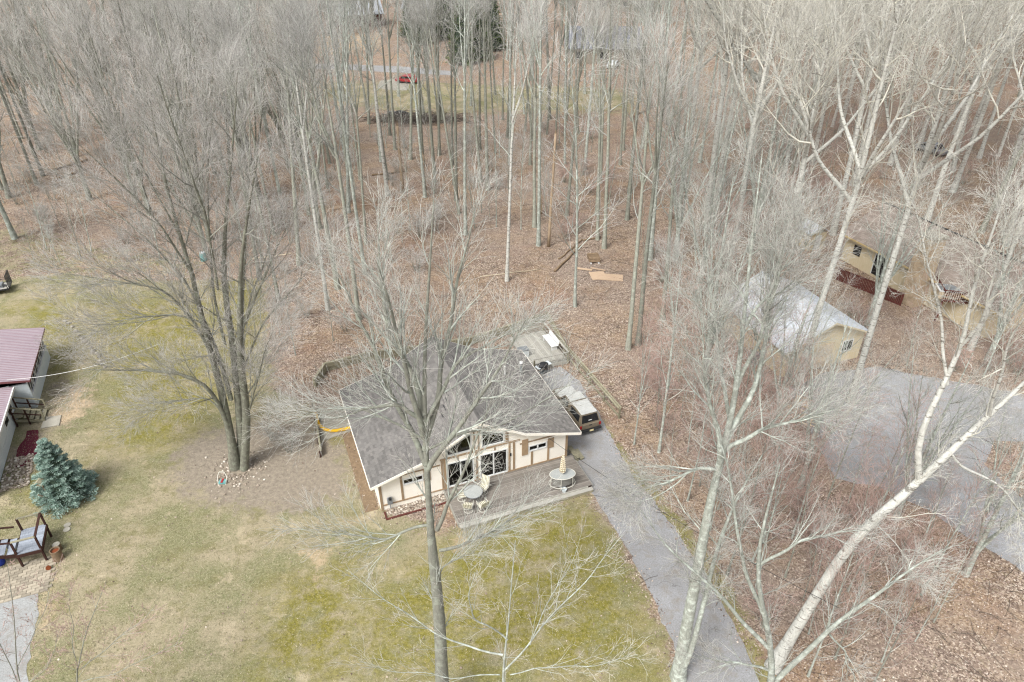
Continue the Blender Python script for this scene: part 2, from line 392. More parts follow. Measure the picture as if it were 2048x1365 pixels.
# ------------------------------------------------------------------ the ground and its surfaces
LAWN = P2((-62.17, 61.71, 0.0), (-49.58, 61.71, 0.0), (-44.59, 63.27, 0.0), (-37.96, 61.71, 0.0), (-29.25, 61.71, 0.0), (-23.92, 61.71, 0.0), (-20.28, 49.49, 0.0), (-17.89, 43.37, 0.0), (-14.15, 41.85, 0.0), (-11.46, 39.29, 0.0), (-8.16, 31.66, 0.0), (-4.01, 29.96, 0.0), (4.64, 33.16, 0.0), (6.18, 30.04, 0.0), (7.48, 25.08, 0.0), (8.42, 20.33, 0.0), (8.22, 17.12, 0.0), (-34.21, 17.12, 0.0))
FARLAWN = P2((-38.06, 140.33, 0.0), (-21.36, 142.29, 0.0), (-2.23, 138.42, 0.0), (11.73, 138.42, 0.0), (23.92, 132.94, 0.0), (20.96, 119.13, 0.0), (10.31, 119.13, 0.0), (-1.97, 119.72, 0.0), (-13.31, 117.97, 0.0), (-21.89, 120.91, 0.0), (-33.02, 126.2, 0.0))
TREERING = P2((-23.35, 37.18, 0.0), (-21.01, 39.29, 0.0), (-16.86, 40.97, 0.0), (-13.96, 40.97, 0.0), (-11.4, 37.18, 0.0), (-9.7, 33.38, 0.0), (-11.87, 31.66, 0.0), (-15.46, 31.24, 0.0), (-19.45, 32.08, 0.0), (-22.19, 34.28, 0.0))
LEFTSOIL = P2((-36.68, 45.29, 0.0), (-33.85, 46.63, 0.0), (-30.61, 42.75, 0.0), (-30.83, 39.84, 0.0), (-32.04, 38.75, 0.0), (-31.54, 32.5, 0.0), (-31.66, 31.66, 0.0), (-34.96, 37.18, 0.0), (-34.09, 39.29, 0.0))
SANDS = [P2((-26.66, 26.06, 0.0), (-25.73, 27.43, 0.0), (-24.59, 24.76, 0.0), (-22.6, 20.33, 0.0), (-21.19, 17.12, 0.0), (-21.75, 17.12, 0.0), (-24.18, 22.08, 0.0)), P2((-12.33, 28.52, 0.0), (-10.67, 28.89, 0.0), (-10.0, 27.08, 0.0), (-11.39, 26.4, 0.0)),
         P2((-3.7, 29.84, 0.0), (-1.17, 30.24, 0.0), (-1.29, 28.89, 0.0), (-3.44, 28.15, 0.0)), P2((4.62, 32.94, 0.0), (5.69, 32.5, 0.0), (6.12, 30.83, 0.0), (5.05, 30.83, 0.0)), P2((-34.87, 43.37, 0.0), (-32.09, 44.63, 0.0), (-30.23, 41.55, 0.0), (-31.62, 39.29, 0.0), (-33.15, 39.84, 0.0)), P2((-48.52, 184.77, 0.0), (-33.23, 194.66, 0.0), (-28.34, 170.15, 0.0), (-41.1, 162.33, 0.0))]
MOSSES = [P2((-4.22, 28.89, 0.0), (4.59, 32.5, 0.0), (6.53, 28.15, 0.0), (7.69, 20.33, 0.0), (-3.5, 20.33, 0.0), (-7.88, 20.33, 0.0), (-8.78, 25.08, 0.0)), P2((-28.76, 61.71, 0.0), (-23.92, 61.71, 0.0), (-20.62, 50.24, 0.0), (-19.58, 45.29, 0.0), (-23.15, 46.63, 0.0)), P2((-12.92, 26.4, 0.0), (-8.84, 28.52, 0.0), (-7.39, 20.33, 0.0), (-12.75, 20.33, 0.0)),
          P2((-13.58, 39.29, 0.0), (-11.92, 39.84, 0.0), (-11.16, 37.7, 0.0), (-12.71, 36.93, 0.0)), P2((-38.49, 57.81, 0.0), (-27.87, 57.81, 0.0), (-21.83, 42.75, 0.0), (-22.27, 39.84, 0.0), (-23.69, 37.18, 0.0), (-27.79, 37.18, 0.0), (-30.85, 45.29, 0.0)), P2((-46.44, 56.44, 0.0), (-41.72, 57.81, 0.0), (-38.1, 53.42, 0.0), (-35.13, 45.29, 0.0), (-42.49, 54.26, 0.0)), P2((-31.93, 34.28, 0.0), (-30.56, 34.75, 0.0), (-29.11, 32.08, 0.0), (-30.35, 32.08, 0.0))]
VERGE = P2((6.19, 40.69, 0.0), (6.85, 40.12, 0.0), (8.7, 34.75, 0.0), (10.53, 30.83, 0.0), (11.95, 26.74, 0.0), (12.65, 22.36, 0.0), (12.92, 19.95, 0.0), (11.71, 19.95, 0.0), (11.23, 23.83, 0.0), (10.41, 26.74, 0.0), (8.53, 31.66, 0.0), (7.19, 35.7, 0.0))
DRIVE = P2((2.33, 46.49, 0.0), (3.82, 46.98, 0.0), (5.26, 44.96, 0.0), (6.58, 39.95, 0.0), (7.69, 35.7, 0.0), (8.68, 32.59, 0.0), (9.82, 29.96, 0.0), (10.87, 26.67, 0.0), (11.55, 23.83, 0.0), (12.06, 20.99, 0.0), (12.5, 15.84, 0.0), (9.03, 15.84, 0.0), (8.46, 20.33, 0.0), (7.77, 24.92, 0.0), (6.9, 27.97, 0.0), (6.09, 30.35, 0.0), (4.96, 33.16, 0.0), (3.53, 36.93, 0.0), (2.79, 41.55, 0.0))
RDRIVE = P2((20.92, 44.12, 0.0), (24.71, 46.36, 0.0), (29.32, 46.98, 0.0), (32.97, 45.48, 0.0), (35.94, 44.51, 0.0), (39.1, 43.37, 0.0), (42.74, 40.97, 0.0), (39.63, 36.43, 0.0), (35.83, 37.96, 0.0), (33.5, 38.11, 0.0), (31.41, 35.7, 0.0), (32.28, 32.08, 0.0), (35.14, 27.79, 0.0), (33.71, 21.26, 0.0), (28.96, 26.56, 0.0), (27.47, 28.96, 0.0), (25.81, 31.57, 0.0), (23.59, 33.6, 0.0), (20.93, 34.37, 0.0), (20.98, 38.22, 0.0))
GRAVEL = P2((-33.38, 25.4, 0.0), (-28.03, 25.56, 0.0), (-26.52, 26.4, 0.0), (-24.92, 23.23, 0.0), (-23.5, 20.33, 0.0), (-21.62, 16.68, 0.0), (-29.39, 16.68, 0.0))
CLEARING = P2((-74.01, 77.54, 0.0), (-58.17, 76.11, 0.0), (-47.59, 72.06, 0.0), (-36.28, 68.33, 0.0), (-30.25, 66.01, 0.0), (-28.76, 61.71, 0.0), (-62.17, 61.71, 0.0))
def edge_spacing(lo, hi, a, b, fine, grow):
    s = [a]
    while s[-1] < b: s.append(s[-1] + fine)
    st = fine
    while s[-1] < hi: st *= grow; s.append(s[-1] + st)
    st = fine; f = [a]
    while f[-1] > lo: st *= grow; f.append(f[-1] - st)
    return np.array(f[:0:-1] + s)
gx = edge_spacing(-900, 900, -46, 46, .5, 1.09); gy = edge_spacing(-200, 1400, 14, 80, .5, 1.07)
GX, GY = np.meshgrid(gx, gy); GZ = np.zeros_like(GX)
far = np.clip((GY - 250) / 300, 0, 1); GZ = GZ + far * 6 * np.sin(GX / 140.) ** 2
sm = lambda d, w: np.clip(.5 + d / (2 * w), 0, 1)
nx, ny = len(gx), len(gy)
I = np.arange(nx * ny).reshape(ny, nx)
F = np.stack([I[:-1, :-1], I[:-1, 1:], I[1:, 1:], I[1:, :-1]], -1).reshape(-1, 4)
gme = mesh_np('ground', np.stack([GX, GY, GZ], -1).reshape(-1, 3), [F], 'ground_cover', smooth=True)
lw = np.maximum.reduce([sm(poly_sd(GX, GY, LAWN), 1.2), .8 * sm(poly_sd(GX, GY, FARLAWN), 4.0), .55 * sm(poly_sd(GX, GY, CLEARING), 2.5), .8 * sm(poly_sd(GX, GY, VERGE), .5)])
di = np.maximum.reduce([.95 * sm(poly_sd(GX, GY, TREERING), 1.5), .6 * sm(poly_sd(GX, GY, LEFTSOIL), 1.2)])
mo = np.maximum.reduce([sm(poly_sd(GX, GY, p), 1.5) for p in MOSSES + [VERGE]])
dr = np.maximum.reduce([.62 * sm(poly_sd(GX, GY, p), 1.0) for p in SANDS])
for nm, arr in (('lawn', lw), ('dirt', di), ('moss', mo), ('dry', dr)):
    a = gme.attributes.new(nm, 'FLOAT', 'POINT'); a.data.foreach_set('value', arr.ravel().astype(np.float32))
tag(link('ground', gme), None, kind='structure')

rs = np.random.RandomState(5)
def sheet(name, poly, z, mat, jag=.07, step=.3):
    """a flat surfacing sheet with a ragged crumbling edge."""
    pts = []
    poly = [np.array(p) for p in poly]
    for i in range(len(poly)):
        a, b = poly[i - 1], poly[i]; n = max(1, int(np.linalg.norm(b - a) / step))
        for k in range(n):
            w_ = rs.randn(2) * jag if not pts else .75 * w_ + .66 * jag * rs.randn(2)
            pts.append(a + (b - a) * k / n + w_)
    m = MB(); m.add([(p[0], p[1], z) for p in pts], [tuple(range(len(pts)))])
    o = m.build(name, mat); bm_tri(o.data)
    return tag(o, None, kind='structure')
import bmesh
def bm_tri(me):
    b = bmesh.new(); b.from_mesh(me); bmesh.ops.triangulate(b, faces=b.faces[:]); 
    for f in b.faces:
        if f.normal.z < 0: f.normal_flip()
    b.to_mesh(me); b.free()
sheet('driveway', DRIVE, .012, 'asphalt')
sheet('driveway', RDRIVE, .012, 'asphalt_pale')
sheet('gravel_drive', GRAVEL, .012, 'gravel_grey', .1)
sheet('road', P2((-64.7, 151.07, 0.0), (-46.98, 152.41, 0.0), (-32.47, 150.63, 0.0), (-22.11, 148.04, 0.0), (-12.06, 145.53, 0.0), (-12.33, 149.33, 0.0), (-22.8, 153.3, 0.0), (-33.4, 155.59, 0.0), (-48.22, 157.0, 0.0), (-66.57, 156.06, 0.0)), .012, 'asphalt_pale', .2, 2)
sheet('parking_pad', P2((-25.24, 141.5, 0.0), (-21.46, 143.09, 0.0), (-19.55, 139.18, 0.0), (-19.55, 134.01, 0.0), (-23.1, 134.73, 0.0), (-24.97, 136.18, 0.0)), .014, 'concrete', .2, 2)
sheet('mulch_bed', P2((-34.1, 39.18, 0.0), (-33.38, 39.29, 0.0), (-32.22, 36.93, 0.0), (-31.87, 35.46, 0.0), (-32.8, 35.46, 0.0), (-33.81, 37.44, 0.0)), .014, 'red_mulch', .08, .3)

# loose leaves lying on the woodland floor and blades on the lawn (uncountable cover)
def scatter(n, ok, x0, x1, y0, y1):
    out = []
    while sum(map(len, out)) < n:
        u = rs.rand(60000); X = rs.uniform(x0, x1, 60000); Y = y0 + (y1 - y0) * u
        k = np.abs(X) < .80 * Y + 9
        X, Y = X[k], Y[k]; k = ok(X, Y); out.append(np.stack([X[k], Y[k]], -1))
    return np.concatenate(out)[:n]
SOLID = [DRIVE, RDRIVE, GRAVEL]
def fol_ok(X, Y):
    m = (poly_sd(X, Y, LAWN) + rs.randn(len(X)) * .8 < 0) | (rs.rand(len(X)) < .02)
    for p in SOLID: m &= poly_sd(X, Y, p) - np.abs(rs.randn(len(X))) * .30 < 0
    return m
def lawn_ok(X, Y):
    m = (poly_sd(X, Y, LAWN) > 0) & (poly_sd(X, Y, GRAVEL) < 0) & (poly_sd(X, Y, TREERING) + rs.randn(len(X)) < 0)
    return m
Q = scatter(140000, fol_ok, -60, 60, 19, 78)
n = len(Q); th = rs.rand(n) * 6.28; L = rs.uniform(.03, .075, n); W = L * rs.uniform(.5, .8, n); dz = rs.uniform(-.03, .05, (n, 4))
ca, sa_ = np.cos(th), np.sin(th); zb = rs.uniform(.012, .05, n)
cor = []
for i, (a, b) in enumerate(((-1, 0), (0, -1), (1, 0), (0, 1))):
    x = a * L; y = b * W
    cor.append(np.stack([Q[:, 0] + x * ca - y * sa_, Q[:, 1] + x * sa_ + y * ca, np.maximum(.006, zb + dz[:, i])], -1))
Vv = np.stack(cor, 1).reshape(-1, 3); Ff = np.arange(4 * n).reshape(-1, 4)
tag(link('leaf_litter', mesh_np('leaf_litter', Vv, [Ff], 'leaf_litter')), 'brown fallen leaves covering the woodland floor', 'leaves', kind='stuff')
Q = scatter(130000, lawn_ok, -40, 14, 19, 62)
n = len(Q); th = rs.rand(n) * 6.28; h = rs.uniform(.03, .075, n); ln = rs.randn(n, 2) * .05; wd_ = rs.uniform(.008, .022, n)
V3 = np.stack([np.stack([Q[:, 0] - wd_ * np.cos(th), Q[:, 1] - wd_ * np.sin(th), np.zeros(n)], -1), np.stack([Q[:, 0] + wd_ * np.cos(th), Q[:, 1] + wd_ * np.sin(th), np.zeros(n)], -1),
               np.stack([Q[:, 0] + ln[:, 0], Q[:, 1] + ln[:, 1], h], -1)], 1).reshape(-1, 3)
tag(link('lawn_grass', mesh_np('lawn_grass', V3, [np.arange(3 * n).reshape(-1, 3)], 'grass_blade')), 'short winter-worn grass blades on the lawn', 'grass', kind='stuff')

# ------------------------------------------------------------------ the cabin
TH = R(21.5); CB = (-8.06, 31.57, 0)
cu = np.array([math.cos(TH), math.sin(TH)]); cv = np.array([-math.sin(TH), math.cos(TH)])
def loc2(p): d = np.array(p[:2]) - np.array(CB[:2]); return float(d @ cu), float(d @ cv)
cabin = thing('cabin', 'cream cabin with brown trim boards and grey shingled low gable roof', 'house', CB, TH)
W_, D_ = 12.6, 9.4
PROF = [(-.5, 2.52), (3.3, 3.62), (6.4, 5.40), (9.5, 3.62), (13.3, 2.52)]
def roofz(x, prof=PROF):
    for (a, za), (b, zb) in zip(prof, prof[1:]):
        if a <= x <= b: return za + (zb - za) * (x - a) / (b - a)
OPEN = [(4.33, 6.08, (.42, 2.43), (.42, 2.43)), (6.47, 8.34, (.42, 2.43), (.42, 2.43)), (4.30, 5.98, (3.0, 3.55), (3.0, 4.38)), (6.62, 8.14, (3.0, 4.38), (3.0, 3.80)),
        (9.80, 11.10, (1.62, 2.12), (1.62, 2.12)), (1.50, 2.80, (1.62, 2.12), (1.62, 2.12))]
xs = sorted({0., W_} | {p[0] for p in PROF[1:4]} | {v for o in OPEN for v in o[:2]})
m = MB()
lerp = lambda a, b, t: a + (b - a) * t
for a, b in zip(xs, xs[1:]):
    cuts = []
    for (o0, o1, l0, l1) in OPEN:
        if o0 <= a + 1e-6 and o1 >= b - 1e-6:
            ta, tb = (a - o0) / (o1 - o0), (b - o0) / (o1 - o0)
            cuts.append(((lerp(l0[0], l1[0], ta), lerp(l0[0], l1[0], tb)), (lerp(l0[1], l1[1], ta), lerp(l0[1], l1[1], tb))))
    cuts.sort(); lo = (0., 0.)
    for c0, c1 in cuts + [((roofz(a) - .08, roofz(b) - .08), None)]:
        m.prism([(a, lo[0]), (b, lo[1]), (b, c0[1]), (a, c0[0])], 'y', 0, .16); lo = c1
m.build('front_wall', 'cream_wall', cabin)
MB().mm(0, .16, .162, D_ - .16, 0, 2.58).build('side_wall', 'cream_wall', cabin)
MB().mm(W_ - .16, W_, .162, D_ - .16, 0, 2.58).build('side_wall', 'cream_wall', cabin)
MB().prism([(0, 0), (W_, 0)] + [(W_, 2.62)] + [(x, z - .08) for x, z in PROF[3:0:-1]] + [(0, 2.62)], 'y', D_ - .158, D_).build('back_wall', 'cream_wall', cabin)
MB().mm(.17, W_ - .17, .17, D_ - .17, .30, .40).build('floor', 'interior_floor', cabin)
MB().mm(4.1, 8.7, 1.9, 2.0, .41, 3.4).build('partition', 'interior_wall', cabin)
# roof deck slabs and shingles
for i in range(4):
    (x0, z0), (x1, z1) = PROF[i], PROF[i + 1]
    MB().prism([(x0, z0 - .14), (x1, z1 - .14), (x1, z1 - .02), (x0, z0 - .02)], 'y', -.45, 9.85).build('roof_slab', 'brown_trim', cabin)
def shingle_mesh(runs, y0, y1, course, tab, rs, lift=.018):
    V = []; F = []
    for (x0, z0), (x1, z1) in runs:          # from eave (x0) to ridge (x1)
        L = math.hypot(x1 - x0, z1 - z0); ux, uz = (x1 - x0) / L, (z1 - z0) / L; nx_, nz_ = -uz, ux
        if nz_ < 0: nx_, nz_ = -nx_, -nz_
        nC = int(L / course)
        for k in range(nC):
            s0, s1 = k * L / nC, (k + 1) * L / nC + .01
            y = y0 - rs.rand() * tab
            while y < y1:
                ya, yb = max(y, y0), min(y + tab - .012, y1); y += tab
                if yb - ya < .02: continue
                li = lift + rs.rand() * .012; s0j = s0 - rs.rand() * .012
                n = len(V)
                for (s, h) in ((s0j, li), (s1, .004), (s0j, -.006), (s1, -.006)):
                    for yy in (ya, yb): V.append((x0 + ux * s + nx_ * h, yy, z0 + uz * s + nz_ * h))
                F += [(n, n + 1, n + 3, n + 2), (n, n + 4, n + 5, n + 1), (n, n + 2, n + 6, n + 4), (n + 1, n + 5, n + 7, n + 3)]
    return np.array(V), np.array(F)
Vs, Fs = shingle_mesh([(PROF[0], PROF[1]), (PROF[1], PROF[2]), (PROF[4], PROF[3]), (PROF[3], PROF[2])], -.46, 9.86, .15, .31, rs)
tag(link('shingles', mesh_np('shingles', Vs, [Fs], 'shingles'), cabin), None, kind='stuff')
capm = MB().prism([(-.16, -.085), (0, .0), (.16, -.085), (.16, -.065), (0, .03), (-.16, -.065)], 'y', 0, .29).build('ridge_cap', 'shingles', cabin, (6.4, -.46, 5.43))
for k in range(1, 34):
    c_ = link('ridge_cap', capm.data, cabin, (6.4, -.46 + k * .3, 5.43 + .004 * (k % 2)))
# loose / missing tabs: dark slits near the ridge
for (px, py) in ((-1.3, 2.6), (-1.0, 3.1), (-1.6, 2.2), (-.8, 3.6), (1.0, 6.6), (.8, 7.4), (1.5, 5.0), (1.9, 3.6)):
    z = roofz(6.4 + px) + .034
    MB().box((0, 0, 0), (.05, .55, .012), 0, 0, (-1 if px > 0 else 1) * -math.atan(1.78 / 3.1)).build('lifted_tab', 'black_metal', cabin, (6.4 + px, py, z))
# fascia along the gable rakes and eaves
for y in (-.49, 9.89):
    for i in range(4):
        (x0, z0), (x1, z1) = PROF[i], PROF[i + 1]
        MB().prism([(x0, z0 - .17), (x1, z1 - .17), (x1, z1 + .012), (x0, z0 + .012)], 'y', y - .02, y + .02).build('fascia_board', 'cream_wall', cabin)
for x in (-.53, 13.33): MB().mm(x - .02, x + .02, -.47, 9.87, 2.36, 2.53).build('eave_board', 'cream_wall', cabin)
# vents
def vent(x, y, r, h, mat):
    z = roofz(x); o = MB().lathe([(r * 1.0, -.1), (r, h)], k=12).build('vent_pipe', mat, cabin, (x, y, z))
    MB().lathe([(r * 2.4, 0), (r * 1.2, .07)], (0, 0, .0), 12).build('flashing', 'black_metal', o)
    return o
vent(2.3, 8.1, .07, .6, 'white_paint'); vent(10.6, 6.3, .08, .75, 'white_paint')
vp = vent(12.0, 6.7, .10, .85, 'grey_metal'); MB().lathe([(.16, .83), (.16, .90), (.05, .98)], k=12).build('vent_cap', 'white_paint', vp)
# trim boards on the front
def trim(x0, x1, z0, z1, y=-.035, name='trim_board'): return MB().mm(x0, x1, y, -.002, z0, z1).build(name, 'brown_trim', cabin)
trim(.0, .16, .0, 2.42); trim(12.44, 12.6, .0, 2.42)
trim(1.34, 1.48, .47, 2.40); trim(2.82, 2.96, .47, 2.40, -.032); trim(3.95, 4.09, .47, 2.78, -.032); trim(8.72, 8.86, .47, 2.78); trim(9.98, 10.12, .47, 1.60, -.03); trim(11.14, 11.28, .47, 1.48, -.03)
trim(3.9, 9.2, 2.80, 2.92, -.04); trim(.165, 12.43, .36, .46, -.042)
trim(0.17, 3.9, 2.42, 2.52, -.03); trim(9.2, 12.43, 2.42, 2.52, -.03)
for x in (5.0, 7.45): trim(x, x + .1, 2.50, 2.795, -.03)
trim(6.20, 6.34, .47, 2.79, -.034); trim(4.12, 4.25, .47, 2.79, -.031); trim(8.42, 8.55, .47, 2.79, -.031)
for x in (6.10, 6.38): trim(x, x + .1, 2.93, roofz(x) - .25, -.03)
for x in (6.75, 7.3): trim(x, x + .12, 4.5, roofz(x + .12) - .12, -.03)
trim(8.22, 8.42, 2.93, 4.05, -.033); trim(6.5, 8.2, 4.42, 4.52, -.036)
MB().mm(9.34, 9.76, -.05, -.001, 1.45, 2.75).build('shutter', 'brown_trim', cabin); MB().mm(11.15, 11.58, -.05, -.001, 1.5, 2.30).build('shutter', 'brown_trim', cabin)
MB().mm(2.86, 3.25, -.05, -.001, 1.5, 2.30).build('shutter', 'brown_trim', cabin)
def window(o0, o1, l0, l1, mull=None, name='window', par=None):
    par = par or cabin
    fw = .07; w = thing_part(name, par)
    P = [(o0, l0[0]), (o1, l1[0]), (o1, l1[1]), (o0, l0[1])]
    cx_, cz = sum(p[0] for p in P) / 4, sum(p[1] for p in P) / 4
    m = MB()
    for i in range(4):
        a, b = P[i], P[(i + 1) % 4]
        sh = lambda p: (p[0] + fw * (1 if p[0] < cx_ else -1), p[1] + fw * (1 if p[1] < cz else -1))
        m.prism([a, b, sh(b), sh(a)], 'y', -.05, .10)
    if mull is not None: m.mm(mull - .035, mull + .035, -.045, .095, l0[0] + .05, min(l0[1], l1[1]) - .05)
    fo = m.build('frame', 'white_paint', w)
    edges = [o0 + .06] + ([mull] if mull is not None else []) + [o1 - .06]
    for a, b in zip(edges, edges[1:]):
        t0, t1 = (a - o0) / (o1 - o0), (b - o0) / (o1 - o0)
        MB().prism([(a, lerp(l0[0], l1[0], t0) + .06), (b, lerp(l0[0], l1[0], t1) + .06), (b, lerp(l0[1], l1[1], t1) - .06), (a, lerp(l0[1], l1[1], t0) - .06)], 'y', .03, .04).build('pane', 'glass', w)
    return w
def thing_part(name, par): return link(name, None, par)
window(*OPEN[0], mull=5.2, name='sliding_door'); window(*OPEN[1], mull=7.40, name='sliding_door')
window(*OPEN[2]); window(*OPEN[3]); window(*OPEN[4], mull=10.45); window(*OPEN[5], mull=2.15)
MB().mm(4.42, 4.85, .22, .26, .42, 2.42).build('curtain', 'grey_metal', cabin); MB().mm(7.95, 8.3, .22, .26, .42, 2.42).build('curtain', 'grey_metal', cabin)
MB().mm(8.50, 8.60, -.06, -.04, 1.7, 1.95).build('porch_light', 'black_metal', cabin)
mt = MB().mm(.42, .72, -.22, -.045, .55, 1.0).build('electric_meter', 'grey_metal', cabin); MB().lathe([(.1, 0), (.1, .09)], (0, 0, 0), 12).build('meter_dial', 'dark_glass', mt, (.57, -.26, 1.0)); MB().tube([(.57, -.1, .56), (.57, -.1, .02)], .03, 8).build('conduit', 'grey_metal', mt)
for i in range(5): MB().box((0, 0, 0), (.10, .12, .07), .3 * i).build('corner_brick', 'tan_brick', cabin, (.6 + .05 * i, -.35, .035)) if False else None

# front deck
deck = thing('front_deck', 'weathered grey board deck along the front of the cream cabin', 'deck', CB, TH)
DX0, DX1, DY0 = 4.05, 12.95, -3.05
nb = 21; bw = (abs(DY0) - .02) / nb
bd = MB().box((0, 0, 0), (DX1 - DX0, bw - .014, .035)).build('deck_board', 'grey_deck_wood', deck, ((DX0 + DX1) / 2, DY0 + bw / 2 + .0, .335))
for k in range(1, nb):
    xo = rs.uniform(-.012, .012); link('deck_board', bd.data, deck, ((DX0 + DX1) / 2 + xo, DY0 + bw * (k + .5), .335 + rs.uniform(-.003, .003)))
for y in (DY0 + .06, DY0 / 2, -.12): MB().mm(DX0 + .03, DX1 - .03, y - .03, y + .03, .0, .315).build('joist', 'dark_brown_wood', deck)
MB().mm(DX0 - .02, DX1 - .3, DY0 - .045, DY0 - .005, .02, .35).build('rim_board', 'pale_deck_wood', deck)
for i, (a, b) in enumerate(((DX0, DX0 + 3.3), (DX0 + 3.32, DX0 + 6.6), (DX0 + 6.62, DX1 - .05))): MB().mm(a, b, DY0 - .32, DY0 - .05, .20, .24 + .004 * i).build('step_board', 'pale_deck_wood', deck); MB().mm(a + .01, b - .01, DY0 - .31, DY0 - .27, .0, .198).build('riser', 'weathered_timber', deck)
MB().mm(DX0 - .045, DX0 - .005, DY0, -.05, .02, .352).build('rim_board', 'pale_deck_wood', deck); MB().mm(DX1 + .012, DX1 + .05, DY0 + .02, -.6, .02, .350).build('rim_board', 'pale_deck_wood', deck)
steps = thing('deck_steps', 'two weathered timber steps beside the deck at the driveway', 'steps', CB, TH)
for i in range(2):
    MB().mm(13.02 + .36 * i, 13.34 + .36 * i, -.45 + .0 * i, .85 - .3 * i, .30 - .14 * i, .34 - .14 * i).build('tread', 'weathered_timber', steps)
    for y in (-.4, .45): MB().mm(13.05 + .36 * i, 13.3 + .36 * i, y, y + .05, 0, .299 - .14 * i).build('stringer', 'weathered_timber', steps)

# deck furniture
def patio_chair(label, P, face, high=False):
    ch = thing('patio_chair', label, 'chair', (P[0], P[1], .355), face, 'striped chairs round the patio table')
    MB().tube([(.27 * math.cos(a), .27 * math.sin(a), .02) for a in np.linspace(0, 2 * math.pi, 17)[:-1]], .018, 6, closed=True).build('base_ring', 'white_metal_tube', ch)
    m = MB()
    for a in (0, math.pi / 2): m.tube([(-.27 * math.cos(a), -.27 * math.sin(a), .03), (0, 0, .07), (.27 * math.cos(a), .27 * math.sin(a), .03)], .013, 6)
    m.tube([(0, 0, .07), (0, 0, .36)], .03, 8); m.build('pedestal', 'white_metal_tube', ch)
    MB().prism([(-.24, .40), (.24, .36), (.25, .43), (-.24, .47)], 'x', -.25, .25).build('seat', 'striped_fabric', ch, bevel=.02)
    hb = 1.12 if high else .92
    MB().prism([(-.24, .46), (-.18, .46), (-.36, hb), (-.42, hb)], 'x', -.25, .25).build('backrest', 'striped_fabric', ch, bevel=.02)
    for s in (-1, 1):
        MB().tube([(s * .28, .24, .38), (s * .29, .26, .62), (s * .29, -.1, .66), (s * .28, -.32, .64)], .016, 6).build('armrest', 'white_metal_tube', ch)
        MB().tube([(s * .275, .24, .38), (s * .275, -.24, .40), (s * .275, -.42, hb)], .016, 6).build('side_frame', 'white_metal_tube', ch)
    return ch
tb = thing('patio_table', 'round grey glass patio table ringed by striped chairs on the deck', 'table', (-2.39, 32.15, 0.35), 0)
MB().lathe([(.56, .70), (.58, .71), (.58, .725), (.56, .735)], k=28).build('table_top', 'grey_table_glass', tb)
MB().tube([(.58 * math.cos(a), .58 * math.sin(a), .715) for a in np.linspace(0, 2 * math.pi, 25)[:-1]], .02, 6, closed=True).build('rim', 'grey_metal', tb)
for k in range(4):
    a = math.pi / 4 + k * math.pi / 2
    MB().tube([(.5 * math.cos(a), .5 * math.sin(a), .70), (.16 * math.cos(a), .16 * math.sin(a), .40), (.40 * math.cos(a), .40 * math.sin(a), .0)], .018, 6).build('leg', 'grey_metal', tb)
c4 = [('striped patio chair tucked against the tree side of the round table', (-3.11, 32.24, 0.35), R(-75)), ('tall-backed striped patio chair between round table and sliding doors', (-1.82, 32.8, 0.35), R(150)),
      ('striped patio chair on lawn side of round table, nearest the deck corner', (-2.66, 31.27, 0.35), R(-8)), ('striped patio chair on lawn side of round table, towards the umbrella', (-1.78, 31.36, 0.35), R(30))]
for i, (l, P, a) in enumerate(c4): patio_chair(l, P, a, i == 1)
bt = thing('bar_table', 'oval glass bar table with white tube legs and foot rail', 'table', (3.18, 33.46, 0.35), TH * .4)
def ell(a, b, z, k=28): return [(a * math.cos(t_), b * math.sin(t_), z) for t_ in np.linspace(0, 2 * math.pi, k + 1)[:-1]]
MB().lathe([(.98, .93), (1, .94), (1, .955), (.98, .96)], k=28, sx=.80, sy=.5).build('table_top', 'grey_table_glass', bt)
MB().tube(ell(.82, .52, .945), .022, 6, closed=True).build('rim', 'white_metal_tube', bt)
MB().tube(ell(.84, .56, .22), .022, 6, closed=True).build('foot_rail', 'white_metal_tube', bt)
m = MB(); E1 = ell(.66, .40, .26, 20); E2 = ell(.66, .40, .90, 20)
m.add(E1 + E2, [(i, (i + 1) % 20, 20 + (i + 1) % 20, 20 + i) for i in range(20)]); m.build('mesh_skirt', 'dark_mesh', bt)
for k in range(6):
    a = k * math.pi / 3 + .3; MB().tube([(.78 * math.cos(a), .5 * math.sin(a), .94), (.84 * math.cos(a), .56 * math.sin(a), .22), (.80 * math.cos(a), .53 * math.sin(a), 0)], .018, 6).build('leg', 'white_metal_tube', bt)
G0 = (3.18, 33.46, 0.35)
um = thing('patio_umbrella', 'closed cream and tan striped patio umbrella standing through the bar table', 'umbrella', (G0[0], G0[1], .355), 0)
MB().tube([(0, 0, .05), (0, 0, 2.55)], .022, 8).build('pole', 'white_metal_tube', um)
m = MB(); k = 20; prof = [(.13, 1.12), (.17, 1.25), (.16, 1.5), (.13, 1.9), (.10, 2.25), (.05, 2.48), (.02, 2.55)]
V_ = []; 
for r, z in prof:
    for j in range(k):
        rr = r * (1 + .22 * math.cos(j * math.pi)) ; V_.append((rr * math.cos(2 * math.pi * j / k + z * .5), rr * math.sin(2 * math.pi * j / k + z * .5), z))
m.add(V_, [(i * k + j, i * k + (j + 1) % k, (i + 1) * k + (j + 1) % k, (i + 1) * k + j) for i in range(len(prof) - 1) for j in range(k)] + [tuple(range(k - 1, -1, -1))]); m.build('canopy', 'umbrella_fabric', um)
MB().lathe([(.28, 0), (.28, .05), (.10, .09), (.05, .2)], k=18).build('base', 'white_paint', um)
cool = (3.28, 32.89, 0.35)
pb = thing('plastic_tub', 'small pale plastic tub under the bar table', 'tub', cool, .3)
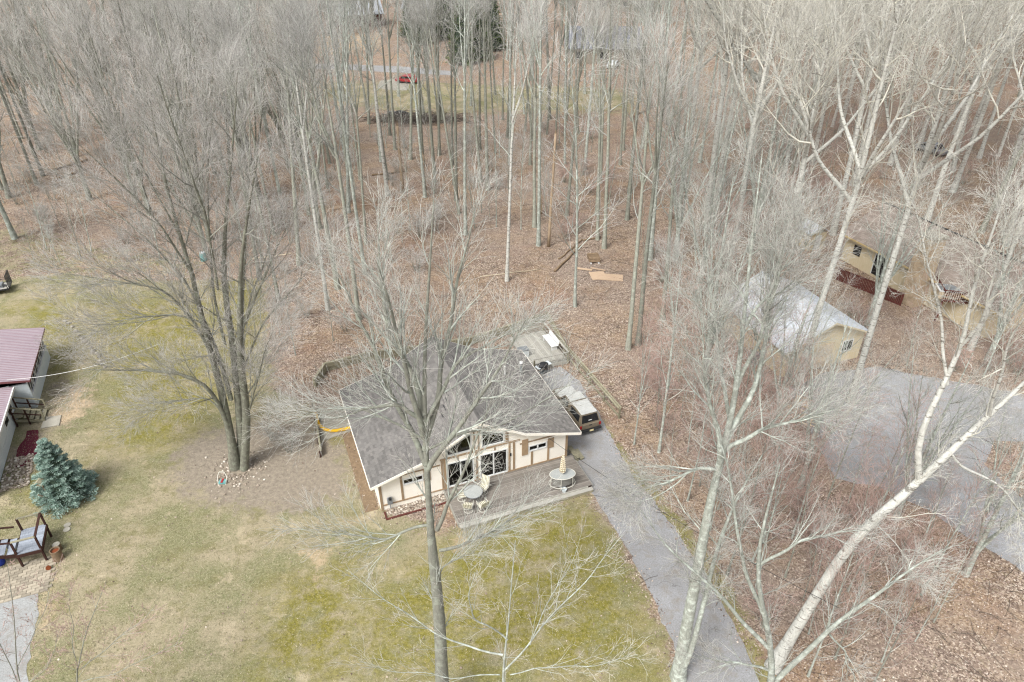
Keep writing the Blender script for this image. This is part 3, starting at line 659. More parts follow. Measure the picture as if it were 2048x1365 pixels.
MB().lathe([(.13, 0), (.18, .22), (.165, .22), (.12, .03)], k=14).build('bucket', 'white_siding', pb); MB().tube([(.17 * math.cos(a), 0, .2 + .1 * math.sin(a)) for a in np.linspace(0, math.pi, 9)], .008, 5).build('handle', 'white_metal_tube', pb)

# river stones at the wall foot left of the deck, with a timber edge
def rock_mesh(name, seed, mat='river_stone'):
    r_ = np.random.RandomState(seed); b = bmesh.new(); bmesh.ops.create_icosphere(b, subdivisions=1, radius=1.0)
    for v in b.verts: v.co = v.co * (1 + r_.uniform(-.22, .22)); v.co.z *= .62
    me = bpy.data.meshes.new(name); b.to_mesh(me); b.free(); me.materials.append(MATS[mat]); return me
ROCKS = [rock_mesh('rock', s) for s in range(4)]
def pebbles(name, pts, smin, smax, label, parent=None):
    V = []; F = []
    src = [(np.array([v.co[:] for v in me.vertices]), np.array([p.vertices[:] for p in me.polygons])) for me in ROCKS]
    n0 = 0
    for p in pts:
        sv, sf = src[rs.randint(4)]; a = rs.rand() * 6.28; s = rs.uniform(smin, smax); c, s_ = math.cos(a), math.sin(a)
        v = sv * s; v = np.stack([v[:, 0] * c - v[:, 1] * s_ + p[0], v[:, 0] * s_ + v[:, 1] * c + p[1], v[:, 2] + p[2] + s * .45], -1)
        V.append(v); F.append(sf + n0); n0 += len(v)
    return tag(link(name, mesh_np(name, np.concatenate(V), [np.concatenate(F)], 'pebble_mix'), parent), label, 'stones', kind='stuff')
t = NT('pebble_mix'); ir = t.islrand(); t.done(t.ramp(ir, [(0, srgb('7a6f62')), (.4, srgb('968a7b')), (.8, srgb('ada294')), (1, srgb('d4cdc0'))]), .85, .15)
pts = []
for _ in range(260):
    x, y = rs.uniform(.3, 4.0), rs.uniform(-.75, -.06); q = np.array(CB[:2]) + cu * x + cv * y; pts.append((q[0], q[1], .0))
pebbles('river_stones', pts, .05, .1, 'cream river stones along the cabin wall beside the deck')
edg = thing('bed_edging', 'low brown timber edging in front of the river stones', 'edging', CB, TH); MB().mm(.2, 4.0, -.9, -.8, 0, .09).build('timber', 'redbrown_stain', edg); MB().mm(.1, .2, -.9, -.2, 0, .08).build('timber', 'redbrown_stain', edg)

# strip of concrete footing on the left side of the cabin
MB().mm(-.95, -.12, .2, 9.2, 0, .03).build('side_path', 'log_wood', None, CB, TH); tag(bpy.data.objects['side_path'], None, kind='structure')

# ------------------------------------------------------------------ pickup truck
def pickup():
    t = thing('pickup_truck', 'tan pickup truck with pale bed cap parked beside the cabin', 'pickup', (5.50, 38.70, 0.012), R(112.3) - math.pi / 2)
    # local: +y forward, rear bumper at y=0, length 4.95, half width .84
    def sec(stations, bf):
        V = []; F = []
        for (y, w, z0, z1, wt) in stations:
            V += [(-w, y, z0), (-w, y, z0 + (z1 - z0) * bf), (-wt, y, z1), (wt, y, z1), (w, y, z0 + (z1 - z0) * bf), (w, y, z0)]
        n = 6
        for i in range(len(stations) - 1):
            for j in range(n): F.append((i * n + j, i * n + (j + 1) % n, (i + 1) * n + (j + 1) % n, (i + 1) * n + j))
        F += [tuple(range(n - 1, -1, -1)), tuple(range((len(stations) - 1) * n, len(stations) * n))]
        return MB().add(V, F)
    sec([(.12, .80, .42, .96, .76), (.3, .83, .36, .98, .79), (1.9, .84, .34, .99, .80), (3.35, .84, .34, 1.00, .80), (3.5, .83, .34, 1.02, .78), (4.5, .81, .36, .94, .74), (4.85, .76, .42, .84, .68)], .68).build('body', 'truck_paint', t, bevel=.03)
    sec([(1.98, .77, .98, 1.42, .66), (2.15, .77, .98, 1.60, .62), (2.6, .77, .98, 1.63, .60), (2.95, .77, .98, 1.60, .60), (3.52, .76, .99, 1.03, .70)], .06).build('cab', 'truck_paint', t, bevel=.025)
    MB().prism([(-.60, 2.12), (.60, 2.12), (.585, 2.98), (-.585, 2.98)], 'z', 1.585, 1.648).build('cab_roof', 'truck_roof_paint', t, bevel=.025)
    MB().prism([(-.73, 3.56), (.73, 3.56), (.70, 4.52), (-.70, 4.52)], 'z', .93, 1.022).build('hood', 'truck_roof_paint', t, bevel=.03)
    sec([(.16, .78, .97, 1.02, .76), (.42, .79, .97, 1.66, .62), (1.0, .79, .97, 1.69, .62), (1.92, .79, .97, 1.66, .62)], .05).build('bed_cap', 'truck_paint', t, bevel=.03)
    MB().prism([(-.61, .38), (.61, .38), (.61, 1.92), (-.61, 1.92)], 'z', 1.645, 1.705).build('cap_roof', 'truck_roof_paint', t, bevel=.03)
    # glass
    MB().add([(-.66, .162, 1.07), (.66, .162, 1.07), (.56, .355, 1.575), (-.56, .355, 1.575)], [(0, 1, 2, 3)]).build('rear_window', 'dark_glass', t)
    b = MB().add([(-.13, .211, 1.20), (.13, .211, 1.20), (.13, .226, 1.24), (-.13, .226, 1.24)], [(0, 1, 2, 3)]).build('window_sticker', 'white_paint', t, (0, -.012, 0))
    for s in (-1, 1):
        for (y0, y1, yt0, yt1, zt, xb, xt) in ((.45, 1.82, .52, 1.78, 1.54, .772, .655), (2.22, 2.66, 2.26, 2.64, 1.50, .757, .650), (2.72, 3.3, 2.70, 2.96, 1.50, .757, .645)):
            MB().add([(s * xb, y0, 1.06), (s * xb, y1, 1.06), (s * (xt), yt1, zt), (s * (xt), yt0, zt)], [(0, 1, 2, 3) if s < 0 else (3, 2, 1, 0)]).build('side_window', 'dark_glass', t, (s * .012, 0, 0))
        MB().box((s * .74, .115, .80), (.14, .06, .24)).build('tail_light', 'tail_light', t)
        MB().box((s * .95, 3.25, 1.05), (.18, .08, .14)).build('side_mirror', 'black_metal', t, bevel=.02)
        MB().box((s * .56, 4.86, .70), (.28, .04, .14)).build('headlight', 'chrome', t)
        MB().box((s * .848, 1.9, .66), (.012, 3.0, .05)).build('side_moulding', 'black_metal', t)
        MB().box((s * .846, 2.75, .92), (.02, .12, .03)).build('door_handle', 'black_metal', t)
        for y in (.95, 3.95):
            w = MB().lathe([(.27, -.10), (.33, -.07), (.33, .07), (.27, .10)], k=20).build('wheel', 'rubber', t, (s * .74, y, .33)); w.rotation_euler = (0, math.pi / 2, 0)
            r_ = MB().lathe([(.20, -.02), (.20, .02), (.08, .035)], k=16).build('rim', 'chrome', w, (0, 0, s * .085))
            if s < 0: r_.rotation_euler = (math.pi, 0, 0)
            MB().add([(s * .852, y + .42 * math.cos(a), .36 + .42 * math.sin(a)) for a in np.linspace(0, math.pi, 11)] + [(s * .852, y + .36 * math.cos(a), .36 + .36 * math.sin(a)) for a in np.linspace(0, math.pi, 11)], [(i, i + 1, 12 + i, 11 + i) for i in range(10)]).build('wheel_arch', 'black_metal', t)
    MB().add([(-.60, 3.52, 1.065), (.60, 3.52, 1.065), (.57, 3.02, 1.565), (-.57, 3.02, 1.565)], [(3, 2, 1, 0)]).build('windscreen', 'dark_glass', t, (0, .03, .02))
    MB().box((0, .02, .50), (1.62, .16, .16)).build('rear_bumper', 'black_metal', t, bevel=.02)
    MB().box((0, 4.93, .50), (1.56, .14, .18)).build('front_bumper', 'chrome', t, bevel=.02)
    MB().box((0, .112, .74), (1.26, .03, .40)).build('tailgate', 'truck_paint', t, bevel=.012); MB().box((0, .085, .86), (.20, .03, .06)).build('tailgate_handle', 'black_metal', t)
    MB().box((.02, -.07, .50), (.30, .015, .14)).build('licence_plate', 'plate_paint', t)
    MB().box((0, 4.865, .72), (.80, .03, .16)).build('grille', 'black_metal', t)
    MB().mm(-.7, .7, .5, 4.6, .24, .36).build('chassis', 'black_metal', t)
    return t
pickup()

# ------------------------------------------------------------------ timber fences behind the cabin
def rail_fence(name, label, pts, zs, w, h, post_h, mat, posts_at=None, cat='fence', every=2.4):
    f = thing(name, label, cat, pts[0])
    o = Vector(pts[0])
    for a, b in zip(pts, pts[1:]):
        a, b = Vector(a) - o, Vector(b) - o; L = (b - a).length; n = max(1, round(L / every))
        for k in range(n + 1):
            p = a.lerp(b, k / n)
            if post_h: MB().box((p.x, p.y, post_h / 2), (.11, .11, post_h), math.atan2(b.y - a.y, b.x - a.x)).build('post', mat, f)
        for z, off in zs:
            nrm = Vector((-(b - a).y, (b - a).x, 0)).normalized() * off
            for k in range(n):
                p, q = a.lerp(b, k / n + .004), a.lerp(b, (k + 1) / n - .004)
                dz = rs.uniform(-.02, .02)
                MB().beam((p.x + nrm.x, p.y + nrm.y, z + dz), (q.x + nrm.x, q.y + nrm.y, z + dz * .4), w, h).build('rail', mat, f)
    return f
rail_fence('rail_fence', 'two weathered grey rails on posts beside the parked pickup', [(4.32, 48.61, 0.0), (6.0, 44.63, 0.0), (7.72, 40.52, 0.0)], [(.98, .09), (.98, -.11), (.12, .06)], .10, .10, .95, 'weathered_timber')
rail_fence('rail_fence', 'mossy timber rails on posts uphill of the small rear deck', [(3.0, 54.26, 0.0), (4.33, 48.75, 0.0)], [(.85, .06), (.85, -.10), (.35, .06)], .12, .08, .95, 'weathered_timber')
wall = thing('timber_wall', 'low stacked timber retaining wall in the leaves behind the cabin', 'wall', (-15.04, 45.82, 0.0))
o = Vector((-15.04, 45.82, 0.0)); wp = [(-15.09, 44.31, 0.0), (-14.72, 46.49, 0.0), (-11.87, 47.89, 0.0), (-7.95, 48.9, 0.0), (-3.51, 50.24, 0.0), (-0.6, 51.95, 0.0), (2.81, 54.09, 0.0)]
for a, b in zip(wp, wp[1:]):
    a, b = Vector(a) - o, Vector(b) - o; L = (b - a).length; n = max(1, round(L / 2.4))
    for k in range(n):
        p, q = a.lerp(b, k / n + .003), a.lerp(b, (k + 1) / n - .003)
        for z in range(4):
            j = rs.uniform(-.02, .02); MB().beam((p.x, p.y + j, .1 + .19 * z), (q.x, q.y + j, .1 + .19 * z), .19, .18).build('timber', 'weathered_timber', wall)
rd = thing('rear_deck', 'small weathered deck with lattice panel behind the cabin', 'deck', (2.42, 49.12, 0.0), TH)
for k in range(19):
    MB().mm(-1.9 + k * .17, -1.9 + k * .17 + .155, -2.2, 2.6, .30, .34).build('deck_board', 'pale_deck_wood', rd)
for (a, b) in (((-1.62, -2.25), (1.3, -2.25)), ((1.32, -2.25), (1.32, 2.6))):
    MB().beam((a[0], a[1], .18), (b[0], b[1], .18), .05, .30).build('rim_board', 'pale_deck_wood', rd)
    MB().beam((a[0], a[1], 1.1), (b[0], b[1], 1.1), .13, .05).build('top_rail', 'pale_deck_wood', rd)
    MB().beam((a[0], a[1], .6), (b[0], b[1], .6), .05, .08).build('mid_rail', 'pale_deck_wood', rd)
for (x, y) in ((-1.6, -2.25), (1.32, -2.25), (1.32, .2), (1.32, 2.6), (-1.6, 2.6)): MB().mm(x - .05, x + .05, y - .05, y + .05, 0, 1.07).build('post', 'weathered_timber', rd)
for k in range(9): MB().box((-.15, 2.62, .42 + .14 * k), (2.9, .02, .06)).build('lattice_strip', 'pale_deck_wood', rd)
for k in range(16): MB().box((-1.55 + .19 * k, 2.645, .98), (.045, .02, 1.2)).build('lattice_strip', 'weathered_timber', rd)
bn = thing('white_bench', 'white board bench on the small rear deck', 'bench', (3.14, 49.72, 0.34), TH)
for k in range(3): MB().mm(-.30 + .21 * k, -.11 + .21 * k, -.95, .95, .40, .44).build('seat_board', 'white_paint', bn)
for y in (-.8, .8): MB().mm(-.26, .26, y - .04, y + .04, 0, .398).build('leg', 'white_paint', bn)
MB().box((.36, 0, .66), (.04, 1.9, .34), 0, 0, .2).build('backrest', 'white_paint', bn)
bx = thing('storage_box', 'grey-white storage box on the rear deck by the cabin eave', 'box', (0.89, 48.11, 0.34), TH)
MB().mm(-.4, .4, -.3, .3, 0, .62).build('bin', 'white_siding', bx, bevel=.02); MB().mm(-.43, .43, -.33, .33, .622, .70).build('lid', 'grey_metal', bx, bevel=.02)
cl = thing('gas_grill', 'small covered grill standing between rear deck and pickup', 'grill', (2.4, 46.09, 0.0), TH + .3)
MB().lathe([(.30, .55), (.38, .72), (.36, .9), (.2, 1.02)], k=14, sx=1.3, sy=.9).build('lid', 'black_metal', cl); MB().mm(-.62, -.40, -.25, .25, .78, .82).build('side_shelf', 'white_siding', cl); MB().mm(.42, .72, -.25, .25, .78, .82).build('side_shelf', 'white_siding', cl)
for x in (-.3, .3):
    for y in (-.2, .2): MB().mm(x - .02, x + .02, y - .02, y + .02, 0, .6).build('leg', 'grey_metal', cl)
MB().mm(-.3, .3, -.2, .2, .18, .2).build('lower_shelf', 'grey_metal', cl)

# left side: pad, edging fence and yellow drain hose
pad = tag(MB().prism(P2((-13.93, 40.86, 0.0), (-12.31, 41.85, 0.0), (-11.49, 39.84, 0.0), (-11.23, 39.18, 0.0), (-13.22, 38.01, 0.0)), 'z', 0, .06).build('concrete_pad', 'concrete'), 'mossy concrete pad at the left corner of the cabin', 'pad')
ef = thing('board_edging', 'low dark board fence between the dirt and the mossy pad', 'fence', (-14.52, 41.67, 0.0))
o = Vector((-14.52, 41.67, 0.0)); e = Vector((-12.81, 36.43, 0.0)) - o
for k in range(4): p, q = e * (k / 4 + .004), e * ((k + 1) / 4 - .004); MB().beam((p.x, p.y, .28), (q.x, q.y, .28), .05, .5).build('board', 'dark_brown_wood', ef); MB().beam((p.x, p.y, .555), (q.x, q.y, .555), .12, .04).build('cap_board', 'weathered_timber', ef)
for k in range(5): p = e * (k / 4); MB().mm(p.x - .13, p.x - .05, p.y - .04, p.y + .04, 0, .53).build('post', 'dark_brown_wood', ef)
hp = [(-14.06, 40.47, 0.5), (-13.89, 40.0, 0.42), (-13.68, 39.58, 0.22), (-13.17, 39.14, 0.17), (-12.61, 38.98, 0.17), (-12.03, 39.08, 0.18), (-11.3, 39.2, 0.3)]
hv = [Vector(p) for p in hp]; fine = []
for i in range(len(hv) - 1):
    p0, p1, p2, p3 = hv[max(i - 1, 0)], hv[i], hv[i + 1], hv[min(i + 2, len(hv) - 1)]
    for k in range(14):
        u = k / 14; fine.append(.5 * ((2 * p1) + (p2 - p0) * u + (2 * p0 - 5 * p1 + 4 * p2 - p3) * u * u + (3 * p1 - p0 - 3 * p2 + p3) * u ** 3))
fine.append(hv[-1])
tag(MB().tube(fine, [.105 if i % 2 else .125 for i in range(len(fine))], 10).build('drain_hose', 'yellow_plastic', smooth=False), 'yellow corrugated drain hose curving across the mossy pad', 'hose')
bush = None

# ------------------------------------------------------------------ neighbour's house on the left
LB = (-34.94, 41.85, 0)
nh = thing('neighbour_house', 'white sided neighbour house with ribbed maroon metal roof and screened porch', 'house', LB, TH)
# screened porch: local x to the left is negative, y back
MB().mm(-6, -.0, 0.0, .12, 0, 2.15).build('porch_end_wall', 'white_siding', nh)
for k in range(14): MB().prism([(-.004, .06 + .15 * k), (-.035, .06 + .15 * k), (-.012, .205 + .15 * k), (-.004, .205 + .15 * k)], 'x', -2.1, .0).build('siding_board', 'white_siding', nh)
MB().mm(-.12, -.001, .13, 7.0, 0, 1.15).build('porch_half_wall', 'white_siding', nh)
MB().mm(-6, -.13, 6.88, 7.0, 0, 2.15).build('porch_back_wall', 'white_siding', nh)
MB().mm(-.2, .06, .05, 7.05, 1.152, 1.20).build('sill', 'white_paint', nh)
MB().mm(-6, -.13, .13, 6.87, .02, .2).build('porch_floor', 'dark_brown_wood', nh)
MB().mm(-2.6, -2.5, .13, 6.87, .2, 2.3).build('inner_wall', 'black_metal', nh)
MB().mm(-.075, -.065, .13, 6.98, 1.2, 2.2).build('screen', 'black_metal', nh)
for k in range(7): MB().mm(-.11, -.03, .13 + k * 1.125, .21 + k * 1.125, 1.2, 2.2).build('porch_post', 'white_paint', nh)
for k in range(12): MB().beam((-.02, .2 + k * .57, 1.22), (-.02, .75 + k * .57, 2.15), .03, .04).build('lattice_strip', 'white_paint', nh)
def metal_roof(parent, x0, x1, y0, y1, z0, z1, panel=.92):
    """slope from (x0,z0) to (x1,z1), ribs running up the slope."""
    n = int(round((y1 - y0) / panel)); L = math.hypot(x1 - x0, z1 - z0); a = math.atan2(z1 - z0, x1 - x0)
    for k in range(n):
        ya, yb = y0 + (y1 - y0) * k / n, y0 + (y1 - y0) * (k + 1) / n
        prof = []; w = yb - ya
        for j in range(4):
            s = ya + w * j / 4; prof += [(s, 0), (s + w / 4 - .06, 0), (s + w / 4 - .045, .022), (s + w / 4 - .015, .022)]
        prof.append((yb, 0)); V = []
        for (yy, h) in prof: V += [(x0 - math.sin(a) * h, yy, z0 + math.cos(a) * h), (x1 - math.sin(a) * h, yy, z1 + math.cos(a) * h)]
        MB().add(V, [(2 * i, 2 * i + 1, 2 * i + 3, 2 * i + 2) for i in range(len(prof) - 1)]).build('roof_panel', 'maroon_metal', parent)
    MB().prism([(x0, z0 - .16), (x1, z1 - .16), (x1, z1 - .01), (x0, z0 - .01)], 'y', y0 - .03, y1 + .03).build('roof_deck', 'maroon_trim', parent)
metal_roof(nh, .35, -8.0, -.35, 7.3, 2.62, 4.0)
# main block, set further left and lower
MB().mm(-9, -1.15, -9.6, -.01, 0, 2.25).build('main_wall', 'white_siding', nh)
for k in range(3): MB().mm(-1.147, -1.115, -9.6, -.02, .05 + .75 * k, .78 + .75 * k).build('skirting_panel', 'white_siding', nh)
metal_roof(nh, -.75, -9.2, -10.0, -.40, 2.35, 3.5)
MB().mm(-.78, -.70, -10.0, -.4, 2.18, 2.36).build('gutter', 'white_paint', nh)
for (y0, y1) in ((-3.5, -2.6), (-2.2, -1.2)):
    w = thing_part('window', nh); MB().mm(-1.11, -1.09, y0, y1, 1.1, 2.0).build('pane', 'dark_glass', w); MB().mm(-1.114, -1.08, y0 - .06, y0, 1.05, 2.05).build('frame', 'white_paint', w); MB().mm(-1.114, -1.08, y1, y1 + .06, 1.05, 2.05).build('frame', 'white_paint', w)
# side steps with railings, landing slab
ss = thing('side_steps', 'weathered wooden steps with dark railings by the porch end', 'steps', LB, TH)
for k in range(5):
    MB().mm(-.75 + .30 * k, -.47 + .30 * k, -2.0, -.75, .72 - .15 * k, .76 - .15 * k).build('tread', 'weathered_timber', ss)
MB().mm(-1.1, -.76, -2.0, -.75, .74, .78).build('landing', 'weathered_timber', ss)
for y in (-2.02, -.72):
    MB().beam((-1.0, y, .55), (.75, y, .02), .05, .2).build('stringer', 'weathered_timber', ss)
    MB().beam((-1.1, y, 1.75), (.75, y, 1.0), .10, .06).build('handrail', 'weathered_timber', ss); MB().beam((-1.05, y, 1.25), (.75, y, .55), .05, .07).build('mid_rail', 'dark_brown_wood', ss)
    for x, z in ((-1.0, 1.72), (-.2, 1.4), (.72, 1.0)): MB().mm(x - .045, x + .045, y - .045, y + .045, 0, z - .02).build('post', 'dark_brown_wood' if x < .5 else 'weathered_timber', ss)
tag(MB().prism(P2((-33.37, 39.4, 0.0), (-32.24, 39.73, 0.0), (-32.69, 40.86, 0.0), (-33.76, 40.63, 0.0)), 'z', 0, .07).build('concrete_slab', 'concrete'), 'pale concrete landing slab at the foot of the side steps', 'slab')
# stair platform near the front
PB = (-27.98, 29.46, 0.0)
st = thing('stair_platform', 'grey board stair platform with dark brown posts and railings', 'platform', (-27.55, 28.45, 0), TH)
for k in range(10): MB().mm(-.62, .62, -1.05 + .2 * k, -1.05 + .2 * k + .185, 1.0, 1.04).build('deck_board', 'greyblue_deck_wood', st)
for (a, b) in (((-.64, -1.08), (.64, -1.08)), ((.65, -1.05), (.65, .95)), ((-.64, .97), (.64, .97)), ((-.65, -1.05), (-.65, .95))): MB().beam((a[0], a[1], .9), (b[0], b[1], .9), .05, .19).build('rim_beam', 'dark_brown_wood', st)
for (x, y) in ((-.6, -1.0), (.6, -1.0), (.6, .9), (-.6, .9)): MB().mm(x - .05, x + .05, y - .05, y + .05, 0, 1.95).build('post', 'dark_brown_wood', st)
for (a, b) in (((-.6, -1.0), (.6, -1.0)), ((.6, -1.0), (.6, .9)), ((-.6, .9), (.6, .9))): MB().beam((a[0], a[1], 1.97), (b[0], b[1], 1.97), .13, .045).build('handrail', 'dark_brown_wood' if a[0] > 0 else 'weathered_timber', st)
for k in range(5): MB().mm(-1.05 - .42 * k, -.70 - .42 * k, -1.0, .2, 1.1 + .12 * k, 1.14 + .12 * k).build('tread', 'greyblue_deck_wood', st)
for y in (-1.03, .23):
    MB().beam((-.6, y, .92), (-2.8, y, 1.55), .05, .22).build('stringer', 'dark_brown_wood', st); MB().beam((-.6, y, 1.97), (-2.8, y, 2.5), .11, .05).build('handrail', 'dark_brown_wood', st)
    MB().mm(-2.35, -2.25, y - .05, y + .05, 0, 2.4).build('post', 'dark_brown_wood', st)
MB().mm(-1.45, -.66, .3, .34, .3, .96).build('side_panel', 'greyblue_deck_wood', st)
pv = thing('brick_patio', 'mossy brick pavers under the stair platform', 'patio', (-27.7, 26.2, 0), TH)
bm0 = MB().box((0, 0, 0), (.40, .19, .04)).build('paver', 'brick_paver', pv, (0, 0, .02))
for i in range(9):
    for j in range(13):
        if i == 4 and j == 6: continue
        link('paver', bm0.data, pv, ((i - 4) * .42 + .2 * (j % 2), (j - 6) * .205, .02 + rs.uniform(0, .006)))
def stump(P, r, h, label, hollow):
    s_ = thing('log_planter', label, 'planter', P, rs.rand() * 3)
    k = 18; m = MB()
    prof = [(r * 1.1, 0), (r * 1.02, h * .3), (r, h)] + ([(r * .82, h), (r * .80, h - .12)] if hollow else [])
    m.lathe(prof, k=k); m.build('bark', 'log_wood', s_)
    if hollow: MB().lathe([(r * .79, h - .16), (r * .79, h - .11)], k=k).build('soil', 'terracotta', s_)
    else: MB().lathe([(r * .97, h + .002), (r * .97, h + .02)], k=k).build('cut_face', 'concrete', s_)
stump((-26.01, 27.86, 0.0), .27, .75, 'hollow log planter filled with soil beside the stair post', True); stump((-26.38, 28.52, 0.0), .21, .45, 'pale-topped log stump behind the hollow log planter', False)
pt = thing('clay_pot', 'terracotta pot tipped over by the log planters', 'pot', (-26.24, 27.22, 0.0)); ob = MB().lathe([(.07, 0), (.12, .18), (.105, .18), (.06, .03)], k=14).build('bowl', 'terracotta', pt, (0, 0, .12)); ob.rotation_euler = (1.3, 0, .6)
MB().lathe([(.125, .17), (.135, .17), (.135, .21), (.125, .21)], k=14).build('rim', 'terracotta', ob)
for P in ((-26.83, 30.39, 0.0), (-26.68, 30.04, 0.0)): tag(MB().lathe([(.19, 0), (.20, .04), (.18, .05)], k=16).build('stepping_stone', 'concrete', None, P), 'round pale stepping stone beside the stair platform', 'stepping stone', 'round stepping stones')
bf = thing('bird_feeder', 'wooden bird feeder on a leaning post beside the blue spruce', 'bird feeder', (-28.42, 32.08, 0.0))
MB().beam((0, 0, 0), (-.28, .0, 1.75), .09, .09).build('post', 'log_wood', bf); MB().beam((-.12, 0, .5), (-.5, -.35, 1.2), .06, .06).build('brace', 'snag_wood', bf)
MB().mm(-.5, -.1, -.18, .18, 1.74, 1.78).build('tray', 'snag_wood', bf); MB().mm(-.40, -.2, -.12, .12, 1.78, 1.95).build('seed_box', 'weathered_timber', bf)
MB().prism([(-.56, 1.95), (-.3, 2.12), (-.04, 1.95), (-.04, 1.98), (-.3, 2.16), (-.56, 1.98)], 'y', -.26, .26).build('roof', 'weathered_timber', bf)
bb = thing('blue_barrel', 'blue plastic barrel under the stair platform steps', 'barrel', (-29.13, 27.5, 0.0)); MB().lathe([(.22, 0), (.27, .15), (.28, .4), (.27, .65), (.22, .8)], k=18).build('drum', 'blue_plastic', bb); MB().lathe([(.23, .8), (.23, .84)], k=18).build('lid', 'blue_plastic', bb)
# trailer on the left edge
tl = thing('utility_trailer', 'small black utility trailer with raised mesh ramp in the clearing', 'trailer', (-47.26, 59.71, 0.0), TH)
MB().mm(-2.6, .0, -.75, .75, .42, .50).build('bed', 'pale_deck_wood', tl)
for y in (-.78, .78):
    MB().mm(-2.6, .03, y - .03, y + .03, .40, .55).build('side_rail', 'black_metal', tl); MB().mm(-2.6, .03, y - .02, y + .02, .85, .89).build('top_rail', 'black_metal', tl)
    for x in (-2.5, -1.3, -.05): MB().mm(x - .03, x + .03, y - .03, y + .03, .45, .86).build('upright', 'black_metal', tl)
    w = MB().lathe([(.2, -.09), (.29, -.06), (.29, .06), (.2, .09)], k=16).build('wheel', 'rubber', tl, (-1.4, y * 1.22, .29)); w.rotation_euler = (math.pi / 2, 0, 0)
for k in range(9): MB().mm(.04, .08, -.75 + .185 * k, -.72 + .185 * k, .45, 1.75).build('ramp_bar', 'black_metal', tl)
for z in (.5, 1.1, 1.72): MB().mm(.03, .085, -.76, .76, z, z + .04).build('ramp_bar', 'black_metal', tl)
MB().mm(-1.2, -.5, -.4, .3, .502, .85).build('load_box', 'grey_metal', tl)
# rocks
line = [(-37.43, 52.27, 0.0), (-36.85, 51.64, 0.0), (-36.36, 51.16, 0.0), (-35.83, 50.7, 0.0), (-35.4, 50.24, 0.0), (-34.85, 49.71, 0.0), (-34.46, 49.34, 0.0), (-34.04, 48.9, 0.0), (-33.59, 48.39, 0.0), (-33.2, 47.75, 0.0), (-32.84, 47.32, 0.0), (-32.4, 46.91, 0.0), (-38.11, 53.0, 0.0), (-38.71, 53.58, 0.0), (-39.23, 53.92, 0.0), (-34.4, 49.04, 0.0), (-33.65, 48.61, 0.0)]
for i, p in enumerate(line): 
    o = link('field_stone', ROCKS[i % 4], None, (p[0], p[1], .08), rs.rand() * 6); s_ = rs.uniform(.16, .30); o.scale = (s_, s_ * rs.uniform(.7, 1), s_); tag(o, 'rounded grey field stone in the row across the left lawn', 'stone', 'row of field stones on the left lawn')
pts = []
C0 = np.array((-17.94, 35.31, 0.0)[:2])
for _ in range(300):
    a = rs.rand() * 6.28; r_ = .5 + abs(rs.randn()) * .75; q = C0 + np.array([math.cos(a) * r_ * 1.05, math.sin(a) * r_]); pts.append((q[0], q[1], 0))
pebbles('river_stones', pts, .04, .10, 'pale river stones ringing the big multi-stemmed maple')
pts = [(LB[0] + cu[0] * x + cv[0] * y, LB[1] + cu[1] * x + cv[1] * y, 0) for x, y in zip(rs.uniform(-1.0, .6, 380), rs.uniform(-9.0, -5.6, 380))]
pebbles('river_stones', pts, .05, .12, 'mixed stones and leaves along the white neighbour wall')
ln = thing('garden_lantern', 'small red, white and teal garden planter frame at the maple foot', 'planter', (-18.66, 34.01, 0.0))
MB().mm(-.22, .22, -.16, .16, .02, .16).build('tray', 'teal_paint', ln); MB().mm(-.08, .05, -.17, .17, .161, .20).build('red_band', 'red_paint', ln)
for s_ in (-1, 1): MB().tube([(s_ * .24, -.18, 0), (s_ * .30, .1, .45), (s_ * .16, .2, .75)], .022, 6).build('frame_tube', 'white_metal_tube', ln)
MB().tube([(-.16, .2, .75), (.16, .2, .75)], .022, 6).build('frame_tube', 'white_metal_tube', ln)
# cables
def cable(label, a, b, sag, r, mat):
    pts = [Vector(a).lerp(Vector(b), t) - Vector((0, 0, sag * 4 * t * (1 - t))) for t in np.linspace(0, 1, 17)]
    tag(MB().tube(pts, r, 5).build('cable', mat), label, 'cable')
cable('thin white cable from the neighbour house to the big maple', (-35.8, 41.3, 2.9), (-21.5, 36.6, 9.0), .5, .016, 'white_paint')
cable('thin dark service cable from the cabin gable across the driveway', tuple(np.array([*(np.array(CB[:2]) + cu * 11 + cv * -.4), 2.75])), (13.5, 19.0, 7.5), .5, .014, 'black_metal')

